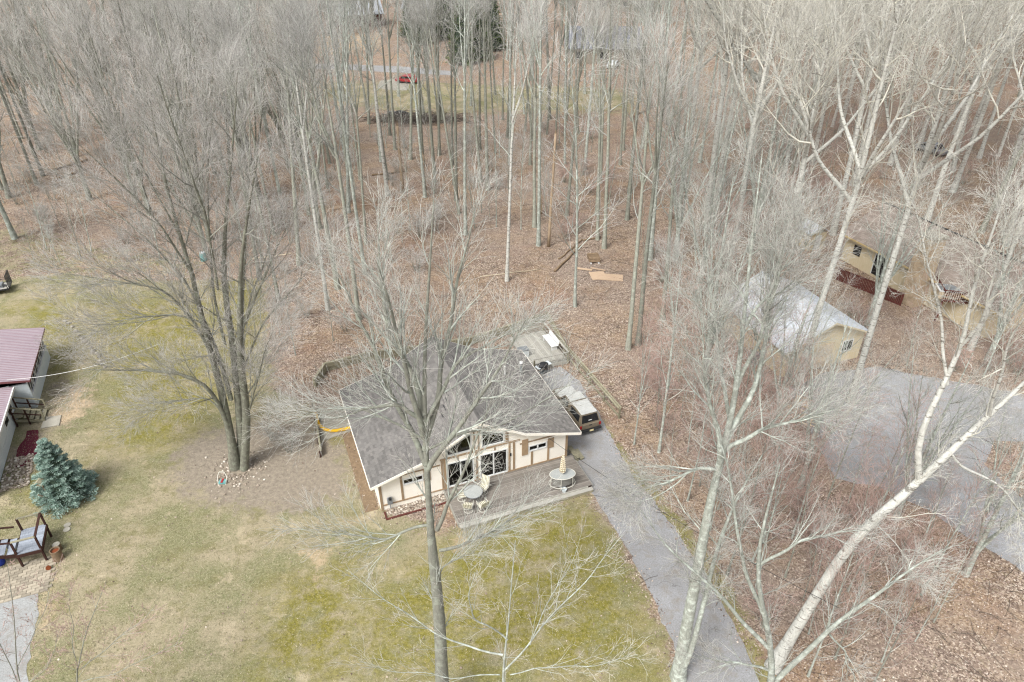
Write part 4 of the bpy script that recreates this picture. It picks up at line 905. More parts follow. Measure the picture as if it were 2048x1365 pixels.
# ------------------------------------------------------------------ buildings on the right
gar = thing('garage', 'tan garage with bright white metal gable roof', 'garage', (21.0, 45.6, 0), R(21.5))
GW, GD = 7.6, 8.2
gp = [(-.4, 2.5), (GW / 2, 4.35), (GW + .4, 2.5)]
MB().prism([(0, 0), (GW, 0), (GW, 2.6), (GW / 2, 4.25), (0, 2.6)], 'y', 0, .15).build('gable_wall', 'tan_wall', gar)
MB().prism([(0, 0), (GW, 0), (GW, 2.6), (GW / 2, 4.25), (0, 2.6)], 'y', GD - .15, GD).build('gable_wall', 'tan_wall', gar)
MB().mm(0, .15, .151, GD - .151, 0, 2.6).build('side_wall', 'tan_wall', gar); MB().mm(GW - .15, GW, .151, GD - .151, 0, 2.6).build('side_wall', 'tan_wall', gar)
for k in range(9):
    for s in (0, 1):
        x0, x1 = ((-.4, GW / 2) if s == 0 else (GW + .4, GW / 2)); ya, yb = -.4 + k * 1.0, -.4 + (k + 1) * 1.0 - .01
        MB().add([(x0, ya, 2.5), (x1, ya, 4.38), (x1, yb, 4.38), (x0, yb, 2.5), (x0, ya, 2.44), (x1, ya, 4.32), (x1, yb, 4.32), (x0, yb, 2.44)], [(0, 1, 2, 3), (7, 6, 5, 4), (0, 4, 5, 1), (3, 2, 6, 7), (0, 3, 7, 4)]).build('roof_panel', 'white_roof_metal', gar)
        MB().add([(x0, yb - .04, 2.505), (x1, yb - .04, 4.385), (x1, yb, 4.385), (x0, yb, 2.505), (x0, yb - .02, 2.545), (x1, yb - .02, 4.425)], [(0, 1, 5, 4), (4, 5, 2, 3)]).build('roof_seam', 'white_roof_metal', gar)
MB().mm(GW / 2 - .12, GW / 2 + .12, -.42, GD + .42, 4.375, 4.42).build('ridge_cap', 'white_roof_metal', gar)
for s in (0, 1):
    x0, x1 = ((-.45, GW / 2) if s == 0 else (GW + .45, GW / 2)); MB().prism([(x0, 2.36), (x1, 4.22), (x1, 4.37), (x0, 2.50)], 'y', -.46, -.42).build('rake_board', 'tan_wall', gar)
dg = MB().mm(.9, 4.6, -.05, -.005, .02, 2.2).build('garage_door', 'tan_brick', gar)
for k in range(4): MB().mm(.95, 4.55, -.08, -.051, .06 + .54 * k, .54 + .54 * k).build('door_panel', 'pale_lumber', dg)
w = thing_part('window', gar); MB().mm(5.6, 6.5, -.03, -.01, 1.1, 2.0).build('pane', 'dark_glass', w)
for (a, b, c_, d) in ((5.52, 5.6, 1.02, 2.08), (6.5, 6.58, 1.02, 2.08), (5.6, 6.5, 1.02, 1.1), (5.6, 6.5, 2.0, 2.08), (6.02, 6.08, 1.1, 2.0)): MB().mm(a, b, -.05, -.006, c_, d).build('frame', 'white_paint', w)
ac = thing('trash_cart', 'grey wheeled bin against the left wall of the garage', 'bin', (19.3, 47.5, 0), R(21)); MB().prism([(-.28, 0), (.28, 0), (.34, 1.0), (-.34, 1.0)], 'x', -.3, .3).build('bin_body', 'grey_metal', ac); MB().mm(-.32, .32, -.36, .36, 1.002, 1.08).build('lid', 'grey_metal', ac)

TB = (32.9, 66.3, 0)          # front-left eave corner of the tan house
th_ = thing('tan_house', 'tan house with brown shingle roof and stone chimney beyond the garage', 'house', TB, R(-66.5))
HL, HD = 17, 9.5              # local x along the eave, y back
MB().mm(.4, HL - .4, .5, .65, 0, 2.9).build('front_wall', 'tan_wall', th_); MB().mm(.4, HL - .4, HD - .65, HD - .5, 0, 2.9).build('back_wall', 'tan_wall', th_)
for x in (.4, HL - .55): MB().prism([(.651, 0), (HD - .651, 0), (HD - .651, 2.9), (HD / 2, 5.0), (.651, 2.9)], 'x', x, x + .15).build('gable_wall', 'tan_wall', th_)
for (y0, y1) in ((0, HD / 2), (HD, HD / 2)):
    MB().prism([(y0, 2.75), (y1, 5.25), (y1, 5.37), (y0, 2.87)], 'x', 0, HL).build('roof_slab', 'brown_shingle', th_)
def sh2(V): return np.stack([V[:, 1], V[:, 0], V[:, 2]], -1)
Vs, Fs = shingle_mesh([((0, 2.87), (HD / 2, 5.37)), ((HD, 2.87), (HD / 2, 5.37))], 0, HL, .2, .45, rs)
t = NT('brown_shingles'); t.done(t.mix(t.mapr(t.noise(t.coord('Object'), 1.2, 4), .3, .7, 0, .4), t.ramp(t.islrand(), [(0, srgb('7d7268')), (1, srgb('9a8f86'))]), srgb('8a8178')), .95, .1)
tag(link('shingles', mesh_np('shingles', sh2(Vs), [Fs], 'brown_shingles'), th_), None, kind='stuff')
MB().mm(0, HL, HD / 2 - .1, HD / 2 + .1, 5.39, 5.44).build('ridge_cap', 'black_metal', th_)
MB().mm(0, HL, -.06, -.01, 2.70, 2.86).build('gutter', 'new_timber', th_)
w = thing_part('sliding_door', th_); MB().mm(4.3, 5.6, .44, .48, .3, 2.5).build('pane', 'dark_glass', w)
for (a, b, c_, d) in ((4.2, 4.3, .25, 2.6), (5.6, 5.7, .25, 2.6), (4.3, 5.6, 2.5, 2.6)): MB().mm(a, b, .42, .499, c_, d).build('frame', 'white_paint', w)
w = thing_part('window', th_); MB().mm(1.6, 2.5, .46, .48, 1.2, 2.2).build('pane', 'dark_glass', w)
ch = MB().mm(9.0, 10.5, -1.0, .49, 0, 6.6).build('chimney', 'tan_brick', th_); MB().mm(8.9, 10.6, -1.1, .59, 6.601, 6.8).build('chimney_cap', 'concrete', ch)
for z in range(16):
    for i in range(4): MB().box((9.02 + .38 * i + .17 + (.0 if z % 2 else .05), -1.01, .3 + .4 * z), (.34, .05, .34), 0).build('stone', 'tan_brick', ch)
def board_fence(name, label, a, b, h, n, mat, z0=0.0, cat='fence'):
    f = thing(name, label, cat, a); o = Vector(a); e = Vector(b) - o; ang = math.atan2(e.y, e.x)
    for k in range(n):
        p = e * ((k + .5) / n); MB().box((p.x, p.y, z0 + h / 2), (e.length / n * .82, .025, h), ang).build('slat', mat, f)
    for z in (.12, h - .12): MB().beam((0, 0, z0 + z), (e.x, e.y, z0 + z), .07, .09).build('rail', mat, f)
    for k in range(4): p = e * (k / 3); MB().box((p.x, p.y, (z0 + h) / 2), (.1, .1, z0 + h + .1), ang).build('post', mat, f)
    return f
board_fence('slat_fence', 'dark red-brown slat fence in front of the tan house', (31.38, 61.71, 0.0), (35.31, 56.71, 0.0), 1.3, 44, 'redbrown_stain')
rdk = thing('raised_deck', 'raised grey deck with red-brown slat railing beside the tan house', 'deck', (37.52, 53.83, 0.0), R(-12))
for k in range(24): MB().mm(-.5 + .24 * k, -.28 + .24 * k, .0, 4.2, 2.2, 2.25).build('deck_board', 'grey_deck_wood', rdk)
for k in range(34): MB().mm(-.5 + .17 * k, -.43 + .17 * k, -.06, -.02, 2.05, 3.1).build('baluster', 'redbrown_stain', rdk)
for z in (2.15, 3.12): MB().mm(-.55, 5.3, -.10, .02, z, z + .07).build('rail', 'redbrown_stain', rdk)
MB().mm(-.55, -.45, 0, 4.2, 3.08, 3.15).build('rail', 'redbrown_stain', rdk)
for k in range(20): MB().mm(-.55, -.51, .1 + .2 * k, .17 + .2 * k, 2.05, 3.08).build('baluster', 'redbrown_stain', rdk)
for x in (-.4, 2.4, 5.1):
    for y in (.1, 4.0): MB().mm(x - .07, x + .07, y - .07, y + .07, 0, 2.2).build('post', 'redbrown_stain', rdk)
ht = thing('hot_tub', 'white boxed hot tub on the raised deck', 'hot tub', (37.72, 54.56, 2.25), R(-12))
MB().mm(-.9, .9, -.7, .7, 0, .7).build('cabinet', 'pale_lumber', ht, bevel=.04); MB().mm(-.95, .95, -.75, .75, .70, .76).build('shell', 'white_paint', ht, bevel=.02); MB().mm(-.8, -.02, -.6, .6, .761, .82).build('cover', 'grey_metal', ht, bevel=.02); MB().mm(.02, .8, -.6, .6, .761, .83).build('cover', 'grey_metal', ht, bevel=.02)
sh = thing('garden_shed', 'small shed with white roof left of the tan house', 'shed', (31.39, 69.3, 0.0), R(20)); MB().mm(-1, 1, -1, 1, 0, 1.9).build('wall', 'tan_wall', sh)
for s in (-1, 1): MB().prism([(s * 1.25, 1.85), (0, 2.6), (0, 2.68), (s * 1.25, 1.93)], 'y', -1.2, 1.2).build('roof', 'white_roof_metal', sh)
MB().mm(-.4, .4, -1.03, -1.001, 0, 1.6).build('door', 'white_paint', sh)
# pallets of slats and lumber by the right drive
def pallet(P, a, label, n=7, L=1.3, z=0.0, grp=None):
    p_ = thing('slat_pallet', label, 'pallet', (P[0], P[1], z), a, grp)
    for k in range(n): MB().mm(-.55 + 1.1 * k / (n - 1) - .05, -.55 + 1.1 * k / (n - 1) + .05, -L / 2, L / 2, .12, .145).build('slat', 'pale_lumber', p_)
    for y in (-L / 2 + .06, 0, L / 2 - .06): MB().mm(-.6, .6, y - .045, y + .045, 0, .118).build('runner', 'new_timber', p_)
pallet((19.84, 41.2, 0.0), R(-30), 'pale slatted pallet lying flat in the leaves, longest of the group', 8, 2.0); pallet((21.44, 40.12, 0.0), R(60), 'open pallet frame with wide gaps beside the grey drive', 4, 1.3); pallet((21.63, 42.39, 0.0), R(-28), 'pale pallet half hidden by twigs next to the garage drive', 6, 1.2); pallet((20.61, 41.09, 0.0), R(-30), 'tan pallet leaning its runners on the long slatted pallet', 6, 1.2)

# plywood, firewood and logs in the clearing behind the cabin
for P, sx, sy, a, lab in (((9.63, 62.12, 0.0), 2.3, 1.3, -.12, 'broad orange plywood sheet lying on the leaves'), ((8.4, 62.43, 0.0), 1.5, 1.6, .15, 'faded plywood sheet beside the broad orange sheet'), ((7.15, 63.8, 0.0), 1.6, .35, -.25, 'narrow orange plank next to the plywood sheets'), ((8.54, 63.8, 0.0), 1.5, .25, -.4, 'short orange plank laid across the plywood')):
    z0 = .02 if sx > 2 else .05; pl = tag(MB().box((0, 0, 0), (sx, sy, .025), 0, .01, .008).build('plywood_sheet', 'plywood', None, (P[0], P[1], z0 + .03), a), lab, 'board')
fw = thing('firewood_stack', 'short stack of split grey firewood on pale blocks', 'firewood', (8.28, 65.78, 0.0), .1)
for k in range(5):
    for j in range(3): MB().tube([(-.55, -.6 + k * .3, .22 + .14 * j), (.55, -.6 + k * .3 + .04, .22 + .14 * j)], .075 + .02 * rs.rand(), 7).build('log', 'log_wood', fw)
for s in (-.4, .4): MB().mm(s - .06, s + .06, -.8, .8, 0, .13).build('bearer', 'white_paint', fw)
def fallen(a, b, r, mat, label, snap=True):
    a, b = Vector(a), Vector(b); n = 9; pts = [a.lerp(b, i / (n - 1)) + Vector((rs.uniform(-.08, .08), rs.uniform(-.08, .08), r * 1.0)) for i in range(n)]
    tag(MB().tube(pts, [r * (1 - .45 * i / n) for i in range(n)], 9).build('fallen_log', mat, smooth=True), label, 'log')
fallen((4.24, 63.27, 0.0), (7.16, 68.93, 0.0), .13, 'log_wood', 'grey fallen log angled towards the firewood stack'); fallen((4.79, 66.01, 0.0), (7.57, 70.78, 0.0), .09, 'log_wood', 'thin dark fallen log behind the slim leaning trunk')
fallen((7.54, 70.41, 0.0), (9.49, 71.16, 0.0), .10, 'log_wood', 'short log lying at the foot of a mossy forked trunk'); fallen((-60.81, 92.18, 0.0), (-58.13, 96.14, 0.0), .22, 'snag_wood', 'long barkless pale fallen trunk in the left woods')
fallen((-58.25, 89.21, 0.0), (-56.23, 92.95, 0.0), .13, 'log_wood', 'dark fallen limb beside the barkless pale trunk'); fallen((-3.12, 62.22, 0.0), (2.78, 63.8, 0.0), .07, 'pale_lumber', 'slim pale pole lying flat behind the cabin')
fallen((19.33, 116.83, 0.0), (25.28, 125.23, 0.0), .2, 'snag_wood', 'orange-brown broken limb hung low near the far lawn'); fallen((-18.16, 90.31, 0.0), (-14.09, 91.61, 0.0), .12, 'log_wood', 'brown fallen log crossing the leaves between trunks')
# far side: red car, brush pile, far houses
def far_car(P, a, mat, label):
    c_ = thing('parked_car', label, 'car', P, a)
    MB().prism([(-2.1, .35), (2.1, .35), (2.15, .75), (1.3, .88), (.7, 1.38), (-.9, 1.42), (-1.7, .95), (-2.12, .85)], 'y', -.85, .85).build('body', mat, c_, bevel=.08)
    for s in (-1, 1):
        MB().add([(1.12, s * .86, .92), (.66, s * .862, 1.32), (-.85, s * .862, 1.35), (-1.4, s * .86, .98)], [(0, 1, 2, 3)]).build('side_window', 'dark_glass', c_)
        for x in (-1.3, 1.3):
            w = MB().lathe([(.2, -.1), (.32, -.07), (.32, .07), (.2, .1)], k=14).build('wheel', 'rubber', c_, (x, s * .8, .32)); w.rotation_euler = (math.pi / 2, 0, 0)
    MB().add([(1.31, -.7, .9), (1.31, .7, .9), (.74, .6, 1.36), (.74, -.6, 1.36)], [(0, 1, 2, 3)]).build('windscreen', 'dark_glass', c_)
far_car((-19.64, 139.95, 0.0), 2.9, 'red_paint', 'red car parked at the end of the far concrete pad'); far_car((20.45, 152.41, 0.0), 1.2, 'white_siding', 'pale car parked in front of the far grey-roofed house'); far_car((-41.73, 214.26, 0.0), .3, 'white_paint', 'white van-like car in the far left woods')
def far_house(P, a, w, d, h, rh, roof, label, wall='far_wall'):
    f = thing('far_house', label, 'house', P, a)
    MB().mm(-w / 2, w / 2, 0, .2, 0, h).build('front_wall', wall, f); MB().mm(-w / 2, w / 2, d - .2, d, 0, h).build('back_wall', wall, f)
    for x in (-w / 2, w / 2 - .2): MB().prism([(.201, 0), (d - .201, 0), (d - .201, h), (d / 2, h + rh * .9), (.201, h)], 'x', x, x + .2).build('gable_wall', wall, f)
    for (y0, y1) in ((-.5, d / 2), (d + .5, d / 2)): MB().prism([(y0, h - .1), (y1, h + rh), (y1, h + rh + .15), (y0, h + .05)], 'x', -w / 2 - .5, w / 2 + .5).build('roof', roof, f)
    for k in range(3):
        x = -w / 2 + w * (k + .5) / 3; q = MB().mm(x - .7, x + .7, -.06, -.01, 1.0, 2.3).build('window', 'dark_glass', f); MB().mm(x - .78, x + .78, -.08, -.061, .9, .99).build('sill', 'white_paint', q)
    MB().mm(-.5, .5, -.05, -.005, 0, .01).build('threshold', 'concrete', f)
far_house((18.71, 156.06, 0.0), -.05, 15, 11, 3, 3.2, 'far_roof', 'grey-roofed house beyond the far lawn among trunks')
far_house((-39.52, 198.17, 0.0), .3, 13, 9, 3, 2.4, 'white_roof_metal', 'white-roofed far building above the orange bank', 'redbrown_stain'); far_house((-21.02, 205.55, 0.0), -.2, 16, 10, 3.2, 2.6, 'white_roof_metal', 'white-roofed far building behind the dark evergreens'); far_house((32.38, 224.56, 0.0), .1, 18, 10, 3, 3, 'far_roof', 'farthest dark-roofed house in the woods right of the evergreens')
jk = thing('scrap_pile', 'dark tarp-covered scrap pile beside the brush heap', 'pile', (-18.11, 117.4, 0.0), .3)
MB().lathe([(1.0, 0), (1.15, .3), (.8, .7), (.3, .95)], k=9, sx=1.5, sy=.9).build('tarp', 'black_metal', jk); MB().box((-1.2, .5, .45), (.9, .6, .8), .4).build('crate', 'grey_metal', jk)
far_car((59.02, 99.51, 0.0), R(-60), 'grey_metal', 'grey car half hidden by trunks behind the tan house')
fallen((-26.43, 66.01, 0.0), (-22.91, 67.16, 0.0), .1, 'pale_lumber', 'pale split log in the leaves behind the maple'); 
bl = thing('blue_feed_drum', 'pale blue drum standing in the leaves behind the maple', 'drum', (-31.29, 65.78, 0.0)); MB().lathe([(.26, 0), (.3, .1), (.3, .8), (.26, .88)], k=16).build('drum', 'teal_paint', bl); MB().lathe([(.27, .881), (.27, .92)], k=16).build('lid', 'white_siding', bl)

# ------------------------------------------------------------------ bare trees
def norm(a): return a / (np.linalg.norm(a, axis=-1, keepdims=True) + 1e-9)
def sample(P, t):
    """P (M,N,3) polylines, t (M,K) in 0..1 -> points, tangents"""
    M, N, _ = P.shape; s = np.clip(t, 0, .9999) * (N - 1); i = s.astype(int); f = (s - i)[..., None]
    a = np.take_along_axis(P, i[..., None].repeat(3, -1), 1); b = np.take_along_axis(P, (i + 1)[..., None].repeat(3, -1), 1)
    return a + (b - a) * f, norm(b - a)
def grow(r, P, Rr, k, t0, t1, ang, L, Lfall, r0, rfac, rmin, N, wander, trop, flat=0.0):
    """children on polylines P (M,N,3) with radii Rr (M,N)."""
    M = P.shape[0]
    t = t0 + (t1 - t0) * (np.arange(k)[None] + r.uniform(0, 1, (M, k))) / k
    p, T = sample(P, t); s = np.clip(t, 0, .9999) * (Rr.shape[1] - 1); i = s.astype(int)
    pr = np.take_along_axis(Rr, i, 1) + (np.take_along_axis(Rr, np.minimum(i + 1, Rr.shape[1] - 1), 1) - np.take_along_axis(Rr, i, 1)) * (s - i)
    a = np.radians(r.uniform(ang[0], ang[1], (M, k)))[..., None]
    azi = (np.arange(k)[None] * 2.4 + r.uniform(0, 6.28, (M, 1)) + r.uniform(-.5, .5, (M, k)))[..., None]
    ref = np.where(np.abs(T[..., 2:3]) < .9, np.array([0, 0, 1.]), np.array([1., 0, 0])); u = norm(np.cross(T, ref)); v = np.cross(T, u)
    d = norm(T * np.cos(a) + (u * np.cos(azi) + v * np.sin(azi)) * np.sin(a))
    d = d.reshape(-1, 3); p = p.reshape(-1, 3); n = len(p)
    Ln = (L * (1 - Lfall * (t - t0) / (1 - t0 + 1e-6)) * r.uniform(.65, 1.25, (M, k))).reshape(-1)
    rad = np.clip(np.minimum(pr.reshape(-1) * rfac, r0), rmin, None)
    Q = np.zeros((n, N, 3)); Q[:, 0] = p
    for j in range(1, N):
        d = norm(d + r.randn(n, 3) * wander + np.array([0, 0, trop])); Q[:, j] = Q[:, j - 1] + d * (Ln / (N - 1))[:, None]
    tp = np.linspace(0, 1, N)[None]
    return Q, np.maximum(rad[:, None] * (1 - .78 * tp), rmin * .7)
def tubes(P, Rr, k):
    M, N, _ = P.shape; T = np.gradient(P, axis=1); T = norm(T)
    ref = np.where(np.abs(T[:, 0, 2:3]) < .9, np.array([0, 0, 1.]), np.array([1., 0, 0])); u = np.zeros_like(T); u[:, 0] = norm(np.cross(T[:, 0], ref))
    for j in range(1, N): u[:, j] = norm(u[:, j - 1] - T[:, j] * (u[:, j - 1] * T[:, j]).sum(-1, keepdims=True))
    v = np.cross(T, u); th = 2 * np.pi * np.arange(k) / k
    V = P[:, :, None] + Rr[:, :, None, None] * (u[:, :, None] * np.cos(th)[:, None] + v[:, :, None] * np.sin(th)[:, None])
    I = np.arange(M * N * k).reshape(M, N, k); J = np.roll(I, -1, 2)
    F = np.stack([I[:, :-1], J[:, :-1], J[:, 1:], I[:, 1:]], -1).reshape(-1, 4)
    return V.reshape(-1, 3), F
def resample(pts, n, r, wob):
    pts = np.array(pts, float); d = np.concatenate([[0], np.cumsum(np.linalg.norm(np.diff(pts, axis=0), axis=1))]); s = np.linspace(0, d[-1], n)
    Q = np.stack([np.interp(s, d, pts[:, i]) for i in range(3)], -1); w = r.randn(n, 3) * wob; w[0] = 0; w[:, 2] *= .3
    w = (w + np.roll(w, 1, 0) + np.roll(w, -1, 0)) / 2; w[0] = 0; return Q + w
TRI = [0]
def crown_mesh(name, parts, mats):
    V = []; F = []; mi = []; n = 0
    for P, Rr, k, m in parts:
        v, f = tubes(P, Rr, k); V.append(v); F.append(f + n); n += len(v); mi.append(np.full(len(f), m))
    TRI[0] += 2 * sum(len(f) for f in F)
    return mesh_np(name, np.concatenate(V), F, mats, np.concatenate(mi), smooth=True)
def make_tree(seed, stems, radii, spec, fam, flare=True):
    """stems: list of polylines (local coordinates); returns trunk mesh, crown mesh. spec: list of levels."""
    r = np.random.RandomState(seed); NS = 16
    S = np.stack([resample(s, NS, r, .02 if i_ == 0 else .06) for i_, s in enumerate(stems)]); S[:, 1:-1] = .5 * S[:, 1:-1] + .25 * (S[:, :-2] + S[:, 2:]); tt = np.linspace(0, 1, NS)
    Rd = np.stack([np.interp(tt, np.linspace(0, 1, len(q)), q) for q in radii])
    if flare: Rd[0] *= 1 + .45 * np.exp(-tt * 22)
    tm = crown_mesh('trunk', [(S, Rd, 9, 0)], ['bark_' + fam[0]])
    parts = []; P, Rr = S, Rd
    for i, lv in enumerate(spec):
        P, Rr = grow(r, P, Rr, **{k: v for k, v in lv.items() if k not in ('sides', 'm')}); parts.append((P, Rr, lv['sides'], lv['m']))
        if lv.get('m') is None: pass
    cm = crown_mesh('crown', parts, ['limb_' + fam[1], 'twig_' + fam[2]])
    return tm, cm
def lv(k, t0, ang, L, r0, N, wander, trop, sides=3, m=0, Lfall=.5, rfac=.6, rmin=.006, t1=.99, flat=0): return dict(k=k, t0=t0, t1=t1, ang=ang, L=L, Lfall=Lfall, r0=r0, rfac=rfac, rmin=rmin, N=N, wander=wander, trop=trop, sides=sides, m=m)

PROTO = {}
def proto(key, seed, stems, radii, spec, fam): PROTO[key] = make_tree(seed, stems, radii, spec, fam)
rt = np.random.RandomState(11)
# tall woodland trees: long clear bole, high narrow crown
for i in range(5):
    h = 25 + rt.uniform(-2, 2); b = rt.uniform(-1.2, 1.2, 2); fz = rt.uniform(.55, .68)
    main = [(0, 0, 0), (b[0] * .2, b[1] * .2, h * .3), (b[0] * .5, b[1] * .5, h * .6), (b[0], b[1], h)]
    st = [main]; ra = [[.22, .18, .13, .03]]
    for j in range(2):
        a = rt.uniform(0, 6.28); q = np.array(main[2]) + np.array([0, 0, (fz - .6) * h]); st.append([q, q + np.array([math.cos(a) * 1.2, math.sin(a) * 1.2, 3]), q + np.array([math.cos(a) * 2.4, math.sin(a) * 2.4, 8])]); ra.append([.09, .06, .015])
    fam = [('grey', 'grey', 'grey'), ('grey', 'grey', 'grey'), ('lichen', 'lichen', 'grey'), ('pale', 'lichen', 'grey'), ('grey', 'grey', 'lichen')][i]
    proto('wood%d' % i, 100 + i, st, ra, [lv(9, .50, (22, 52), 4.0, .06, 6, .11, .10, 4), lv(6, .2, (18, 45), 2.2, .03, 4, .10, .07, 3), lv(6, .15, (15, 42), 1.3, .017, 4, .10, .05, 3, 1, rmin=.009)], fam)
# fan-crowned maples: several stems from low down, fine upswept twigs
for i in range(4):
    st = []; ra = []; nst = 5
    h0 = rt.uniform(2.5, 4.5)
    st.append([(0, 0, 0), (0, 0, h0), (.4, .2, 11), (.6, .5, 21)]); ra.append([.26, .20, .11, .025])
    for j in range(nst):
        a = j * 6.28 / nst + rt.uniform(-.4, .4); sp = rt.uniform(2.5, 5.0); z = h0 + rt.uniform(-1, 2)
        st.append([(0, 0, z), (math.cos(a) * sp * .3, math.sin(a) * sp * .3, z + 4), (math.cos(a) * sp * .7, math.sin(a) * sp * .7, z + 10), (math.cos(a) * sp, math.sin(a) * sp, z + 15)]); ra.append([.14, .10, .06, .015])
    fam = [('maple', 'maple', 'maple'), ('maple', 'grey', 'maple'), ('grey', 'grey', 'maple'), ('lichen', 'lichen', 'lichen')][i]
    proto('maple%d' % i, 200 + i, st, ra, [lv(8, .20, (18, 50), 4.6, .05, 6, .09, .08, 4), lv(7, .15, (18, 46), 2.5, .026, 5, .11, .06, 3), lv(6, .12, (18, 46), 1.3, .013, 4, .13, .04, 3, 1, rmin=.007)], fam)
# pale big-limbed cottonwoods
for i in range(3):
    st = [[(0, 0, 0), (.2, .1, 8), (.4, -.2, 16), (.2, .3, 30)]]; ra = [[.28, .23, .17, .03]]
    for j in range(4):
        a = j * 1.57 + rt.uniform(-.5, .5); z = rt.uniform(14, 19); sp = rt.uniform(4.5, 8)
        st.append([(.3, 0, z), (math.cos(a) * sp * .45, math.sin(a) * sp * .45, z + 3), (math.cos(a) * sp * .8, math.sin(a) * sp * .8, z + 7), (math.cos(a) * sp, math.sin(a) * sp, z + 11)]); ra.append([.16, .12, .07, .02])
    proto('cotton%d' % i, 300 + i, st, ra, [lv(13, .42, (20, 60), 5.8, .075, 7, .13, .06, 4), lv(9, .15, (18, 48), 2.8, .034, 5, .14, .06, 3), lv(6, .12, (15, 45), 1.5, .017, 4, .14, .05, 3, 1, rmin=.009)], ('pale', 'pale', 'pale'))
# saplings / understorey
for i in range(4):
    h = 9 + i; st = [[(0, 0, 0), (.2, .1, h * .5), (.4 - .2 * i, .3, h)]]; ra = [[.06, .04, .012]]
    fam = [('grey', 'grey', 'grey'), ('lichen', 'lichen', 'red'), ('grey', 'grey', 'red'), ('lichen', 'lichen', 'grey')][i]
    proto('sap%d' % i, 400 + i, st, ra, [lv(18, .2, (22, 50), 2.8, .024, 5, .09, .08, 3), lv(7, .15, (18, 42), 1.3, .014, 4, .11, .05, 3, 1), lv(3, .2, (18, 42), .7, .010, 3, .12, .03, 3, 1, rmin=.007)], fam)
# low brush
for i in range(2):
    st = []; ra = []
    for j in range(9):
        a = rt.uniform(0, 6.28); s_ = rt.uniform(.5, 1.4); hh = rt.uniform(1.4, 2.8); st.append([(math.cos(a) * .15, math.sin(a) * .15, 0), (math.cos(a) * s_ * .5, math.sin(a) * s_ * .5, hh * .6), (math.cos(a) * s_, math.sin(a) * s_, hh)]); ra.append([.018, .012, .006])
    proto('brush%d' % i, 500 + i, st, ra, [lv(9, .2, (25, 55), .9, .012, 4, .15, .04, 3, 1), lv(6, .2, (25, 50), .5, .010, 3, .18, .03, 3, 1, rmin=.007)], [('grey', 'grey', 'grey'), ('grey', 'grey', 'red')][i])

def plant(key, name, label, P, group=None, rz=None, sc=1.0, lean=(0, 0), cat='tree'):
    tm, cm = PROTO[key]; o = thing(name, label, cat, P, 0, group)
    o.rotation_euler = (lean[0], lean[1], rt.uniform(0, 6.28) if rz is None else rz); q_ = rt.uniform(.7, 1.1) if key.startswith('wood') else 1.0; o.scale = (sc * q_, sc * q_, sc) if not hasattr(sc, '__len__') else sc
    link('trunk' if cat == 'tree' else 'stems', tm, o); link('crown' if cat == 'tree' else 'twigs', cm, o); return o
def hero(name, label, P, seed, stems, radii, spec, fam, cat='tree'):
    o = Vector(P); S = [[tuple(Vector(q) - o) for q in s] for s in stems]
    rj = np.random.RandomState(seed)
    tm, cm = make_tree(seed, S, radii, spec, fam); t_ = thing(name, label, cat, P); link('trunk', tm, t_); link('crown', cm, t_); return t_

